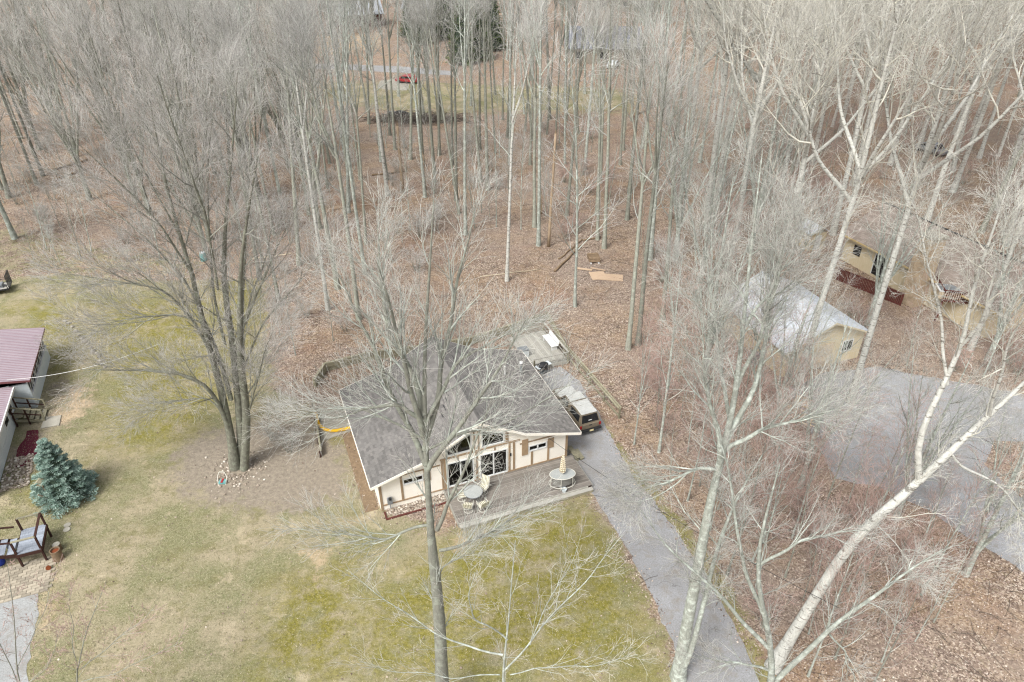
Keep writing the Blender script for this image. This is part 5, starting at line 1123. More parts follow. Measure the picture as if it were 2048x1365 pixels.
# --- the big trees near the camera, limb by limb
def dep(pts, dy):   # spread a limb's points in depth along its length
    n = len(pts); return [(p[0], p[1] + dy * i / max(1, n - 1), p[2]) for i, p in enumerate(pts)]
Y = 19.0
hero('tall_maple', 'tall grey lichen-barked tree forking in front of the cream cabin', (-3.25, 19.0, 0), 21,
     [[(-3.25, 19.0, 0), (-3.16, 19.0, 2.17), (-3.04, 19.0, 8.0), (-3.07, 19.0, 12.13), (-3.03, 19.0, 15.44), (-3.03, 19.0, 17.26), (-2.86, 19.0, 18.75), (-2.78, 19.0, 20.52), (-2.55, 19.0, 22.15), (-2.35, 19.0, 23.82), (-2.18, 19.0, 25.36)],
      dep([(-3.05, 19.0, 15.44), (-3.47, 19.0, 16.77), (-3.91, 19.0, 17.7), (-4.28, 19.0, 19.05), (-4.61, 19.0, 20.04), (-5.13, 19.0, 21.62), (-5.58, 19.0, 22.84)], 1.0),
      dep([(-3.01, 19.0, 15.2), (-2.35, 19.0, 16.48), (-1.58, 19.0, 17.91), (-0.96, 19.0, 19.05), (-0.22, 19.0, 20.52), (0.39, 19.0, 22.15)], -1.2),
      dep([(-3.04, 19.0, 16.14), (-2.62, 19.0, 17.91), (-2.29, 19.0, 19.55), (-1.84, 19.0, 21.44), (-1.46, 19.0, 23.17), (-1.12, 19.0, 24.76)], 1.5),
      dep([(-3.06, 19.0, 16.82), (-3.28, 19.0, 18.95), (-3.43, 19.0, 20.71), (-3.52, 19.0, 22.5), (-3.69, 19.0, 24.14)], -1.4),
      dep([(-2.97, 19.0, 17.7), (-3.41, 19.0, 19.15), (-4.01, 19.0, 20.52), (-4.23, 19.0, 22.15), (-4.2, 19.0, 23.82)], 1.8),
      dep([(-2.84, 19.0, 12.13), (-2.44, 19.0, 13.45), (-1.96, 19.0, 14.71), (-1.56, 19.0, 16.02), (-1.14, 19.0, 17.37), (-0.64, 19.0, 18.95)], -.8),
      dep([(-2.96, 19.0, 17.26), (-2.38, 19.0, 18.54), (-1.51, 19.0, 19.65), (-0.38, 19.0, 20.23), (0.73, 19.0, 20.52)], 1.2),
      dep([(-3.03, 19.0, 17.48), (-3.72, 19.0, 18.33), (-4.7, 19.0, 18.54), (-5.88, 19.0, 18.33)], -1.0),
      dep([(-2.83, 19.0, 10.96), (-1.82, 19.0, 11.07), (-0.75, 19.0, 11.44), (0.68, 19.0, 12.4)], .8), dep([(-3.05, 19.0, 12.4), (-3.85, 19.0, 12.4), (-4.65, 19.0, 11.91), (-5.74, 19.0, 12.34), (-7.16, 19.0, 12.93)], -.6), dep([(-2.87, 19.0, 9.55), (-2.34, 19.0, 10.29), (-1.45, 19.0, 10.5)], .3),
      dep([(-3.04, 19.0, 16.59), (-3.81, 19.0, 17.26), (-5.11, 19.0, 17.8), (-6.49, 19.0, 17.59), (-7.97, 19.0, 16.82)], .5), dep([(-2.93, 19.0, 16.14), (-1.96, 19.0, 16.82), (-0.58, 19.0, 17.04), (0.61, 19.0, 17.7), (1.75, 19.0, 18.54)], .4)],
     [[.31, .29, .265, .24, .21, .13, .105, .08, .06, .04, .015]] + [[.115, .08, .05, .012]] * 5 + [[.09, .06, .04, .01]] * 3 + [[.07, .045, .012]] + [[.06, .04, .012]] + [[.03, .012]] + [[.05, .03, .01]] * 2,
     [lv(11, .2, (14, 40), 2.5, .042, 6, .08, .09, 4), lv(7, .15, (15, 40), 1.4, .018, 5, .10, .05, 3), lv(6, .15, (15, 40), .75, .009, 4, .11, .03, 3, 1, rmin=.0055)], ('grey', 'lichen', 'lichen'))
# the trunk rises clear for the first half: keep limbs off it by giving it no children low down (t0 above)
Y = 35.46
hero('big_maple', 'big dark multi-stemmed maple rising from the stone ring on the lawn', (-18.02, 35.46, 0), 22,
     [[(-18.32, 35.46, 0), (-18.0, 35.4, 2.85), (-17.87, 35.4, 6.06), (-17.83, 35.4, 8.68), (-17.85, 35.4, 11.13), (-17.67, 35.4, 14.07), (-17.81, 35.4, 16.79), (-17.75, 35.4, 20.38), (-17.43, 35.4, 23.86)],
      dep([(-18.0, 35.7, 0), (-17.38, 35.6, 3.51), (-16.95, 35.46, 7.16), (-16.72, 35.46, 10.06), (-16.5, 35.46, 13.4), (-15.57, 35.46, 17.34), (-14.37, 35.46, 21.39), (-13.52, 35.46, 24.78)], 1.5),
      dep([(-17.7, 35.3, 0), (-16.83, 35.46, 3.63), (-16.35, 35.46, 6.78), (-15.97, 35.46, 9.71), (-15.1, 35.46, 13.4), (-13.87, 35.46, 17.63), (-12.37, 35.46, 21.39)], -1.0),
      dep([(-18.02, 35.46, 1.31), (-18.12, 35.46, 4.44), (-18.22, 35.46, 6.78), (-18.77, 35.46, 8.09), (-20.38, 35.46, 8.82), (-22.69, 35.46, 9.07), (-24.68, 35.46, 9.35)], -2.0),
      dep([(-17.42, 35.46, 5.63), (-17.65, 35.46, 9.71), (-18.23, 35.46, 12.76), (-19.81, 35.46, 15.27), (-21.63, 35.46, 17.34), (-23.45, 35.46, 19.02)], 1.8),
      dep([(-17.52, 35.46, 8.27), (-18.12, 35.46, 11.43), (-19.31, 35.46, 14.04), (-21.63, 35.46, 14.66), (-24.18, 35.46, 15.27)], -1.5),
      dep([(-16.91, 35.46, 9.71), (-17.1, 35.46, 12.76), (-16.79, 35.46, 16.47), (-16.12, 35.46, 20.36), (-15.17, 35.46, 23.85)], 2.5),
      dep([(-16.32, 35.46, 9.71), (-14.69, 35.46, 12.76), (-12.86, 35.46, 15.88), (-11.21, 35.46, 19.29)], 2.0),
      dep([(-17.21, 35.46, 3.63), (-15.8, 35.46, 6.02), (-14.75, 35.46, 8.64), (-13.37, 35.46, 11.43)], -1.5),
      dep([(-18.12, 35.46, 4.44), (-19.04, 35.46, 5.63), (-21.2, 35.46, 5.04), (-23.72, 35.46, 4.44)], 1.0),
      dep([(-17.7, 35.46, 14.04), (-18.29, 35.46, 17.91), (-19.53, 35.46, 20.88), (-20.75, 35.46, 23.37)], -2.5),
      dep([(-17.71, 35.46, 11.09), (-19.25, 35.46, 12.1), (-21.58, 35.46, 11.93), (-24.03, 35.46, 11.43)], -1.0),
      dep([(-17.84, 35.46, 16.76), (-18.92, 35.46, 20.36), (-19.78, 35.46, 23.37), (-20.16, 35.46, 25.9)], 1.0), dep([(-16.5, 35.46, 13.4), (-15.86, 35.46, 18.19), (-15.88, 35.46, 22.4), (-15.84, 35.46, 25.46)], -2.0),
      dep([(-16.75, 35.46, 6.78), (-14.65, 35.46, 10.75), (-11.8, 35.46, 14.04), (-10.15, 35.46, 15.88)], .5)],
     [[.30, .25, .22, .19, .15, .11, .08, .05, .02], [.30, .25, .21, .16, .10, .06, .015], [.29, .25, .2, .14, .08, .02], [.17, .15, .10, .06, .015], [.15, .08, .05, .012], [.10, .07, .04, .012], [.09, .06, .03, .01], [.10, .06, .03, .01], [.08, .05, .03, .01], [.06, .04, .01], [.07, .04, .01], [.06, .04, .01], [.05, .03, .01], [.07, .05, .02], [.07, .04, .01]],
     [lv(14, .22, (18, 50), 4.0, .038, 6, .10, .06, 4), lv(8, .12, (15, 38), 2.0, .020, 5, .09, .05, 3), lv(7, .12, (15, 38), 1.05, .012, 4, .10, .04, 3, 1, rmin=.007), lv(2, .3, (15, 38), .5, .008, 3, .1, .03, 3, 1, rmin=.006)], ('maple', 'maple', 'maple'))
hero('slim_maple', 'slim straight dark trunk just behind the big multi-stemmed maple', (-19.34, 40.4, 0.0), 23,
     [[(-19.34, 40.4, 0.0), (-18.05, 40.2, 6.19), (-17.26, 40.2, 10.42), (-16.03, 40.2, 15.25), (-14.88, 40.2, 19.84)], [(-18.84, 40.2, 1.97), (-17.56, 40.2, 3.71), (-16.57, 40.2, 6.19)], [(-17.76, 40.2, 7.78), (-16.66, 40.2, 10.05), (-15.32, 40.2, 12.9), (-14.11, 40.2, 16.21)]],
     [[.17, .13, .11, .07, .02], [.07, .05, .015], [.07, .05, .015]], [lv(12, .3, (25, 55), 3.0, .04, 6, .12, .07, 4), lv(6, .15, (22, 50), 1.5, .018, 4, .14, .05, 3), lv(5, .15, (22, 50), .8, .010, 4, .16, .04, 3, 1)], ('maple', 'maple', 'maple'))
hero('leaning_birch', 'white-barked leaning tree with cream limbs over the grey right drive', (12.91, 21.12, 0.0), 24,
     [[(12.91, 21.12, 0.0), (13.5, 21.3, 2.75), (14.2, 21.6, 5.29), (15.05, 22.0, 8.03), (16.12, 22.3, 9.45), (17.67, 22.8, 10.99), (18.71, 23.2, 12.27), (20.18, 23.8, 13.83), (21.78, 24.5, 15.15), (23.18, 25.0, 17.56)],
      [(17.65, 22.8, 10.91), (17.1, 23.0, 12.45), (17.12, 23.2, 13.92), (17.64, 23.5, 15.63), (17.82, 23.8, 17.37), (17.57, 24.0, 19.52), (17.88, 24.5, 21.78), (18.04, 25.0, 24.09)],
      dep([(17.64, 23.5, 15.63), (17.14, 23.5, 16.85), (16.91, 23.5, 18.26), (15.78, 23.5, 20.43), (15.08, 23.5, 22.04), (14.26, 23.5, 23.55)], 1.2), dep([(17.82, 23.8, 17.37), (17.94, 23.8, 18.97), (17.28, 23.8, 21.1), (16.93, 23.8, 23.06)], -1),
      dep([(20.18, 23.8, 13.83), (19.63, 23.8, 15.91), (18.96, 23.8, 18.3), (18.97, 23.8, 20.27)], -1.2), dep([(18.71, 23.2, 12.27), (19.38, 23.2, 11.55), (21.21, 23.2, 10.67), (22.67, 23.2, 9.13), (23.99, 23.2, 7.51)], -.6),
      dep([(15.69, 22.2, 9.24), (17.16, 22.2, 7.97), (18.44, 22.2, 5.95)], -.5)],
     [[.30, .27, .25, .23, .21, .18, .14, .10, .07, .03], [.15, .14, .12, .10, .08, .06, .04, .015], [.07, .06, .045, .03, .012], [.06, .04, .012], [.07, .05, .015], [.06, .05, .035, .012], [.035, .012]],
     [lv(13, .38, (22, 55), 2.4, .034, 7, .16, .05, 4), lv(7, .15, (20, 48), 1.3, .018, 5, .17, .04, 3), lv(6, .12, (20, 45), .65, .010, 4, .17, .03, 3, 1, rmin=.006), lv(2, .3, (20, 45), .3, .007, 3, .15, .02, 3, 1, rmin=.005)], ('pale', 'pale', 'pale'))
hero('forked_tree', 'lichen-covered tree with thick trunk beside the lower driveway', (8.13, 20.59, 0.0), 25,
     [[(8.13, 20.59, 0.0), (7.89, 20.4, 6.16), (7.88, 20.4, 9.7), (7.87, 20.4, 12.89), (7.98, 20.4, 15.46), (7.92, 20.4, 17.7), (7.73, 20.4, 20.2), (7.49, 20.4, 22.8), (7.36, 20.4, 24.8), (7.22, 20.4, 26.32)],
      dep([(8.21, 20.3, 1.49), (8.55, 20.4, 6.16), (8.75, 20.4, 8.77), (9.18, 20.4, 11.17), (9.86, 20.4, 13.88)], .9),
      dep([(7.91, 20.4, 14.14), (7.46, 20.4, 16.1), (6.78, 20.4, 17.7), (6.32, 20.4, 19.4), (5.88, 20.4, 21.35)], -1.2), dep([(7.98, 20.4, 15.46), (8.63, 20.4, 17.48), (8.87, 20.4, 19.4), (8.65, 20.4, 21.73), (8.54, 20.4, 24.15)], 1.2),
      dep([(7.98, 20.4, 14.89), (9.06, 20.4, 16.1), (10.19, 20.4, 16.8), (11.29, 20.4, 17.48)], -.8), dep([(7.95, 20.4, 13.88), (6.96, 20.4, 14.14), (5.88, 20.4, 13.63), (4.77, 20.4, 13.1)], -.6), dep([(8.0, 20.4, 16.1), (7.3, 20.4, 18.56), (6.83, 20.4, 20.98), (6.39, 20.4, 22.8)], 1.5),
      dep([(7.92, 20.4, 17.7), (8.29, 20.4, 20.2), (8.03, 20.4, 22.45), (7.83, 20.4, 24.32)], -1.4), dep([(7.73, 20.4, 20.2), (8.74, 20.4, 22.09), (9.53, 20.4, 23.49)], .6)],
     [[.30, .27, .25, .22, .18, .13, .10, .07, .04, .015], [.15, .11, .07, .02], [.12, .08, .04, .01], [.12, .08, .04, .012], [.09, .06, .01], [.07, .045, .01], [.08, .05, .01], [.08, .05, .01], [.07, .04, .01]],
     [lv(14, .26, (18, 48), 2.5, .034, 6, .11, .07, 4), lv(8, .15, (18, 44), 1.3, .016, 5, .12, .04, 3), lv(6, .12, (18, 44), .7, .009, 4, .13, .03, 3, 1, rmin=.0055), lv(2, .3, (18, 42), .35, .006, 3, .12, .02, 3, 1, rmin=.0045)], ('lichen', 'lichen', 'lichen'))
hero('crooked_tree', 'pale lichened crooked tree branching at the foot of the white leaning trunk', (10.75, 17.0, 0), 26,
     [[(10.75, 17.0, 0), (10.59, 17.0, 5.41), (10.04, 17.0, 7.92), (9.34, 17.0, 9.91), (8.7, 17.0, 12.02), (8.46, 17.0, 14.08), (8.51, 17.0, 15.97), (8.49, 17.0, 17.28)],
      dep([(10.07, 17.0, 7.6), (9.06, 17.0, 8.85), (7.66, 17.0, 10.49), (6.46, 17.0, 11.88), (5.54, 17.0, 12.81), (4.51, 17.0, 14.32)], .8), dep([(10.63, 17.0, 5.24), (11.38, 17.0, 6.94), (12.18, 17.0, 8.54), (13.26, 17.0, 10.2), (14.28, 17.0, 11.75), (15.36, 17.0, 12.81)], .5),
      dep([(10.22, 17.0, 6.27), (9.01, 17.0, 6.94), (7.77, 17.0, 7.27), (7.1, 17.0, 7.92)], -.5), dep([(9.34, 17.0, 9.91), (8.26, 17.0, 12.29), (7.66, 17.0, 14.57), (7.18, 17.0, 16.64), (6.43, 17.0, 18.32)], .8), dep([(8.75, 17.0, 12.55), (9.54, 17.0, 13.83), (10.56, 17.0, 14.57), (11.62, 17.0, 15.04)], -.6),
      dep([(12.18, 17.0, 8.54), (12.99, 17.0, 7.6), (13.61, 17.0, 5.93)], -.4)],
     [[.20, .18, .15, .12, .10, .075, .05, .02], [.09, .07, .045, .012], [.12, .095, .065, .018], [.055, .035, .01], [.08, .055, .015], [.06, .04, .012], [.04, .012]],
     [lv(13, .28, (20, 50), 1.9, .024, 6, .14, .05, 4), lv(7, .15, (18, 46), 1.0, .012, 5, .14, .03, 3, 1, rmin=.006), lv(5, .12, (18, 44), .5, .007, 3, .14, .02, 3, 1, rmin=.0045)], ('lichen', 'lichen', 'lichen'))
hero('front_shrub_tree', 'small lichened tree fanning bare branches over the mossy front lawn', (-.42, 15.5, 0), 27,
     [[(-.42, 15.5, 0), (-0.37, 15.5, 6.02), (-0.29, 15.5, 8.94), (-0.1, 15.5, 11.26), (-0.03, 15.5, 13.37), (0.09, 15.5, 15.52)], dep([(-0.26, 15.5, 8.63), (0.64, 15.5, 10.13), (1.48, 15.5, 11.26), (2.6, 15.5, 12.86), (3.59, 15.5, 14.83)], .8),
      dep([(-0.32, 15.5, 9.54), (-1.15, 15.5, 9.54), (-2.19, 15.5, 10.13), (-3.2, 15.5, 10.84), (-4.47, 15.5, 12.08), (-5.48, 15.5, 13.5)], .5), dep([(-0.16, 15.5, 10.42), (-0.75, 15.5, 11.54), (-1.34, 15.5, 12.08), (-1.38, 15.5, 13.37), (-1.18, 15.5, 14.83)], -.7),
      dep([(-0.07, 15.5, 8.32), (1.02, 15.5, 8.94), (2.8, 15.5, 9.39), (4.35, 15.5, 10.13)], -.4), dep([(-0.44, 15.5, 8.32), (-1.9, 15.5, 8.48), (-3.69, 15.5, 9.09), (-5.37, 15.5, 10.13)], -.6), dep([(0.64, 15.5, 10.13), (1.1, 15.5, 12.6), (1.69, 15.5, 14.59), (1.94, 15.5, 16.19)], -.9)],
     [[.09, .08, .06, .04, .022, .01], [.035, .028, .018, .008], [.038, .03, .022, .014, .006], [.032, .02, .008], [.022, .014, .006], [.022, .014, .006], [.022, .014, .006]],
     [lv(12, .2, (18, 42), 1.8, .013, 6, .08, .08, 3), lv(4, .15, (18, 42), .8, .008, 4, .10, .04, 3, 1, rmin=.005), lv(3, .2, (22, 45), .4, .005, 3, .15, .02, 3, 1, rmin=.004)], ('lichen', 'lichen', 'lichen'))
def budtree(name, label, P, seed, stems, radii): return hero(name, label, P, seed, stems, radii, [lv(12, .15, (18, 42), 1.2, .011, 5, .08, .06, 3), lv(7, .15, (18, 42), .5, .007, 3, .1, .03, 3, 1, rmin=.006), lv(3, .3, (20, 50), .14, .008, 3, .2, 0, 3, 1, rmin=.008)], ('grey', 'grey', 'red'))
budtree('red_budded_sapling', 'red-budded sapling with grey stems at the lawn edge by the gravel', (-18.3, 17.5, 0), 28, [[(-18.3, 17.5, 0), (-18.3, 17.5, 4.6), (-16.84, 17.5, 7.83), (-15.04, 17.5, 10.98)], dep([(-17.8, 17.5, 5.49), (-15.85, 17.5, 7.18), (-14.01, 17.5, 8.77)], .5), dep([(-18.19, 17.5, 4.6), (-16.96, 17.5, 8.77), (-16.08, 17.5, 11.4)], -.4), dep([(-18.31, 17.5, 4.42), (-15.94, 17.5, 5.49), (-13.25, 17.5, 7.18)], .2)], [[.05, .035, .02, .008], [.02, .008], [.018, .006], [.018, .006]])
budtree('red_budded_sapling', 'red-budded twiggy sapling standing over the gravel drive', (-20.2, 17.0, 0), 29, [[(-20.2, 17.0, 0), (-20.13, 17.0, 5.41), (-18.73, 17.0, 9.46), (-17.71, 17.0, 12.81)], dep([(-19.85, 17.0, 6.27), (-17.75, 17.0, 9.46), (-16.58, 17.0, 11.75)], .4), dep([(-20.13, 17.0, 5.41), (-20.12, 17.0, 8.23), (-19.9, 17.0, 10.63)], .4), dep([(-20.33, 17.0, 4.88), (-18.37, 17.0, 6.61), (-16.81, 17.0, 9.46)], -.4)], [[.045, .03, .02, .008], [.018, .006], [.02, .006], [.018, .006]])

# --- woodland behind the cabin: measured trunks
GB = 'bare woods behind the cabin'
WL = 'tall bare grey tree with a clear bole in the leaf litter behind the cabin'
BL = 'tall bare pale-barked tree in the leaf litter behind the cabin'
measured = [((656,620), 3, 1.0, .02), ((676,578), 1, .95, -.01), ((775,392), 3, 1.0, -.03), ((931,470), 2, 1.0, .0), ((1014,562), 3, .95, -.02), ((975,381), 0, .95, .02), ((1077,492), 2, 1.05, .04), ((1134,432), 1, .95, .05),
            ((1208,497), 4, 1.0, .0), ((1254,440), 0, 1.0, .03), ((1276,690), 1, 1.0, .06), ((1256,699), 4, .95, .01), ((1195,480), 0, .9, -.03), ((870,365), 0, .9, 0), ((905,330), 1, .95, .02), ((850,395), 2, .8, -.02), ((720,360), 1, .9, .0), ((700,400), 0, .85, 0),
            ((1060,330), 1, .95, 0), ((1170,340), 2, 1.0, .02), ((1110,300), 0, .9, .01), ((1300,520), 2, 1.0, .03), ((548,470), 1, .95, 0), ((520,560), 0, .95, -.02), ((1318,905), 2, .6, .0), ((1325,640), 1, .8, .02), ((30,478), 2, 1.0, -.06), ((560,390), 2, .95, .0), ((618,430), 4, .95, 0), ((790,300), 0, .95, 0), ((960,300), 4, 1.0, .0), ((1020,330), 2, .95, .01), ((1240,330), 1, .95, 0), ((1340,440), 1, .95, .02)]
GP = {}
for ln_ in """G""".split(): pass
MEAS = [(-16.59, 55.99, 0.0), (-16.48, 59.9, 0.0), (-15.2, 83.37, 0.0), (-5.06, 72.06, 0.0), (-0.48, 61.5, 0.0), (-3.04, 85.19, 0.0), (2.8, 69.3, 0.0), (6.32, 77.25, 0.0), (9.66, 68.69, 0.0), (13.07, 76.11, 0.0), (10.52, 50.24, 0.0), (9.59, 49.56, 0.0), (9.18, 70.78, 0.0), (-9.81, 87.95, 0.0), (-8.04, 94.52, 0.0), (-10.57, 82.89, 0.0), (-19.52, 88.85, 0.0), (-19.53, 82.09, 0.0), (2.43, 94.52, 0.0), (9.69, 92.57, 0.0), (6.12, 100.82, 0.0), (14.06, 66.01, 0.0), (-25.92, 72.06, 0.0), (-24.4, 61.71, 0.0), (9.99, 36.93, 0.0), (13.27, 54.26, 0.0), (-53.53, 71.04, 0.0), (-28.41, 83.7, 0.0), (-23.4, 77.54, 0.0), (-16.66, 100.82, 0.0), (-4.56, 100.82, 0.0), (-0.27, 94.52, 0.0), (14.59, 94.52, 0.0), (17.95, 76.11, 0.0)]
LM = [('the timber wall behind the cabin', -3, 50), ('the orange plywood sheets', 9, 66), ('the brush heap by the far lawn', -12, 113), ('the middle of the far lawn edge', 5, 113), ('the right end of the far lawn', 24, 116), ('the far road', -30, 150), ('the far grey-roofed house', 20, 160), ('the dark evergreens', -10, 170),
      ('the garage', 22, 52), ('the tan house', 38, 62), ('the grey car behind the tan house', 55, 88), ('the shed left of the tan house', 32, 74), ('the trailer clearing', -45, 62), ('the barkless fallen trunk', -45, 90), ('the blue drum', -24, 68), ('the pale snag', -11, 84), ('the orange-brown snag', 4, 69), ('the far end of the left woods', -70, 120), ('the far end of the right woods', 75, 120), ('the left end of the far lawn', -45, 118)]
def near(x, y): return min(LM, key=lambda l: (l[1] - x) ** 2 + (l[2] - y) ** 2)[0]
LM2 = LM + [('the rail fence by the pickup', 9, 42), ('the slatted pallets', 20, 40), ('the bend of the grey right drive', 22, 32), ('the white leaning trunk', 14, 23), ('the middle of the driveway', 11, 29), ('the right drive where it leaves the trees', 26, 27)]
def near2(x, y): return min(LM2, key=lambda l: (l[1] - x) ** 2 + (l[2] - y) ** 2)[0]
placed = [(-3.2, 19.), (-18., 35.5), (12.9, 21.1), (7., 20.3)]
for P, (_, k, s, ln_) in zip(MEAS, measured):
    plant('wood%d' % k, 'woodland_tree', ('tall bare pale-barked tree with clear bole, nearest to ' if k == 3 else 'tall bare grey tree with clear bole, nearest to ') + near(*P[:2]), P, ('pale-barked trees nearest to ' if k == 3 else 'tall bare trees nearest to ') + near(*P[:2]), None, s, (0, ln_)); placed.append(P[:2])
# slim leaning pole tree in the clearing
o_ = plant('sap3', 'slim_tree', 'slim leaning mossy trunk alone in the clearing behind the rear deck', (5.72, 56.53, 0.0), None, 1.0, 1.6, (0, -.06)); o_.scale = (2.2, 2.2, 1.9); placed.append((5.72, 56.53, 0.0)[:2])
o_ = plant('sap1', 'slim_tree', 'slim straight pole tree in the leaves right of the pickup', (9.96, 36.93, 0.0), None, 1.0, 1.2, (0, .02)); placed.append((9.96, 36.93, 0.0)[:2])
# snags
def snag(P, h, r, label, lean):
    pts = [(P[0] + lean * h * i / 7, P[1], h * i / 7 * 1.0) for i in range(8)]
    t_ = thing('broken_snag', label, 'snag', P); m = MB().tube([(p[0] - P[0], 0, p[2]) for p in pts], [r * (1 - .05 * i) for i in range(8)], 9); o2 = m.build('trunk', 'snag_wood', t_, smooth=True)
    b = MB()
    for k in range(5): a = k * 1.25; b.add([(lean * h + r * .55 * math.cos(a - .5), r * .55 * math.sin(a - .5), h - .05), (lean * h + r * .55 * math.cos(a + .5), r * .55 * math.sin(a + .5), h - .05), (lean * h + r * .4 * math.cos(a), r * .4 * math.sin(a), h + .35 + .3 * (k % 2)), (lean * h, 0, h - .05)], [(0, 1, 2), (1, 3, 2), (3, 0, 2)])
    b.build('splinters', 'snag_wood', o2)
snag((-13.45, 84.52, 0.0), 8.2, .22, 'pale broken snag standing left of centre in the woods', 0); snag((3.85, 69.05, 0.0), 12, .17, 'tall orange-brown barkless snag among grey trunks', .03); snag((3.35, 77.83, 0.0), 2.4, .16, 'short split orange stump beside a grey trunk', 0); snag((-10.82, 85.36, 0.0), 4.5, .2, 'short broken trunk with torn top behind the cabin', 0)
# pale cottonwoods on the right
CLS = {0: 'tall pale cottonwood at the front corner of the white-roofed garage', 1: 'pale cottonwood standing beside the left wall of the garage', 2: 'tall pale cottonwood at the garage edge of the grey right drive', 5: 'pale cottonwood below the raised deck of the tan house'}
for i, (P, s, r_) in enumerate((((21.86, 44.31, 0.0), 1.0, .3), ((20.32, 48.9, 0.0), .95, 1.4), ((25.15, 42.45, 0.0), 1.0, 2.2), ((45.93, 74.04, 0.0), 1.0, .7), ((34.9, 72.06, 0.0), 1.05, 3.0), ((37.83, 49.49, 0.0), .9, 4.0), ((20.63, 61.71, 0.0), .95, 5.0), ((51.06, 94.52, 0.0), 1.0, 1.0), ((56.51, 79.01, 0.0), 1.05, 2.0), ((33.34, 85.36, 0.0), 1.05, 4.4), ((24.48, 82.09, 0.0), 1.0, .1), ((42.9, 86.73, 0.0), 1.0, 2.7), ((54.36, 84.52, 0.0), 1.05, 5.2), ((52.25, 66.01, 0.0), 1.0, 3.3), ((40.59, 94.52, 0.0), 1.0, 1.9), ((32.71, 96.55, 0.0), 1.0, 4.9))):
    plant('cotton%d' % (i % 3), 'cottonwood', CLS.get(i, 'tall pale cottonwood with spreading cream limbs in the right woods'), P, None if i in CLS else 'pale cottonwoods in the right woods', r_, (s * .85, s * .85, s) if i in CLS else (s, s, s)); placed.append(P[:2])
# fan-crowned maples on the left
for i, (P, s) in enumerate((((-32.44, 70.78, 0.0), 1.0), ((-41.73, 77.54, 0.0), 1.05), ((-50.88, 82.09, 0.0), 1.0), ((-67.21, 100.82, 0.0), 1.05), ((-30.39, 82.09, 0.0), .95), ((-43.49, 94.52, 0.0), 1.05), ((-58.65, 105.41, 0.0), 1.1), ((-64.15, 82.09, 0.0), 1.0), ((-39.45, 103.07, 0.0), 1.0), ((-56.58, 118.55, 0.0), 1.05), ((-75.26, 121.51, 0.0), 1.05))):
    plant('maple%d' % (i % 3), 'woodland_maple', 'fan-crowned bare maple with fine upswept twigs in the left woods', P, 'fan-crowned maples in the left woods', None, s); placed.append(P[:2])
for P, s in (((14.66, 44.63, 0.0), .8), ((17.12, 57.81, 0.0), .9), ((24.72, 67.74, 0.0), 1.0), ((16.6, 66.01, 0.0), .95)):
    plant('maple3', 'lichened_tree', 'grey-white lichened tree with fanning stems between the clearing and the garage', P, 'lichened fan trees left of the garage', None, s); placed.append(P[:2])
for P, s, l in (((18.46, 33.6, 0.0), .62, 'small lichened fan tree in the leaves beside the bend of the grey drive'), ((23.32, 30.83, 0.0), .6, 'small lichened fan tree behind the white leaning trunk'), ((38.47, 48.03, 0.0), .75, 'lichened fan tree between the raised deck and the grey drive'), ((18.59, 39.84, 0.0), .6, 'small lichened fan tree beside the slatted pallets'), ((30.99, 53.42, 0.0), .72, 'lichened fan tree between the garage and the slat fence'), ((25.42, 26.74, 0.0), .6, 'small lichened fan tree downhill of the right drive')):
    plant('maple3', 'lichened_tree', l, P, None, None, s); placed.append(P[:2])
# random fill
BLD = [P2((30.58, 63.8, 0.0), (43.42, 88.85, 0.0), (50.07, 79.01, 0.0), (46.77, 61.71, 0.0), (40.76, 51.01, 0.0), (34.21, 54.26, 0.0)), P2((17.9, 54.26, 0.0), (23.05, 61.71, 0.0), (29.15, 52.6, 0.0), (25.0, 43.99, 0.0), (20.23, 43.37, 0.0)), P2((-16.41, 39.29, 0.0), (-15.53, 48.03, 0.0), (3.28, 57.81, 0.0), (8.5, 40.4, 0.0), (5.71, 34.28, 0.0)), P2((-37.06, 28.52, 0.0), (-61.69, 61.71, 0.0), (-43.77, 61.71, 0.0), (-30.86, 37.18, 0.0)), P2((10.36, 146.36, 0.0), (25.99, 146.36, 0.0), (31.46, 181.67, 0.0), (12.54, 181.67, 0.0))]
def free(x, y, gap):
    for p in (LAWN, FARLAWN, DRIVE, RDRIVE, GRAVEL, *BLD):
        if inside(x, y, p) > -1.0: return False
    return all((x - a) ** 2 + (y - b) ** 2 > gap * gap for a, b in placed)
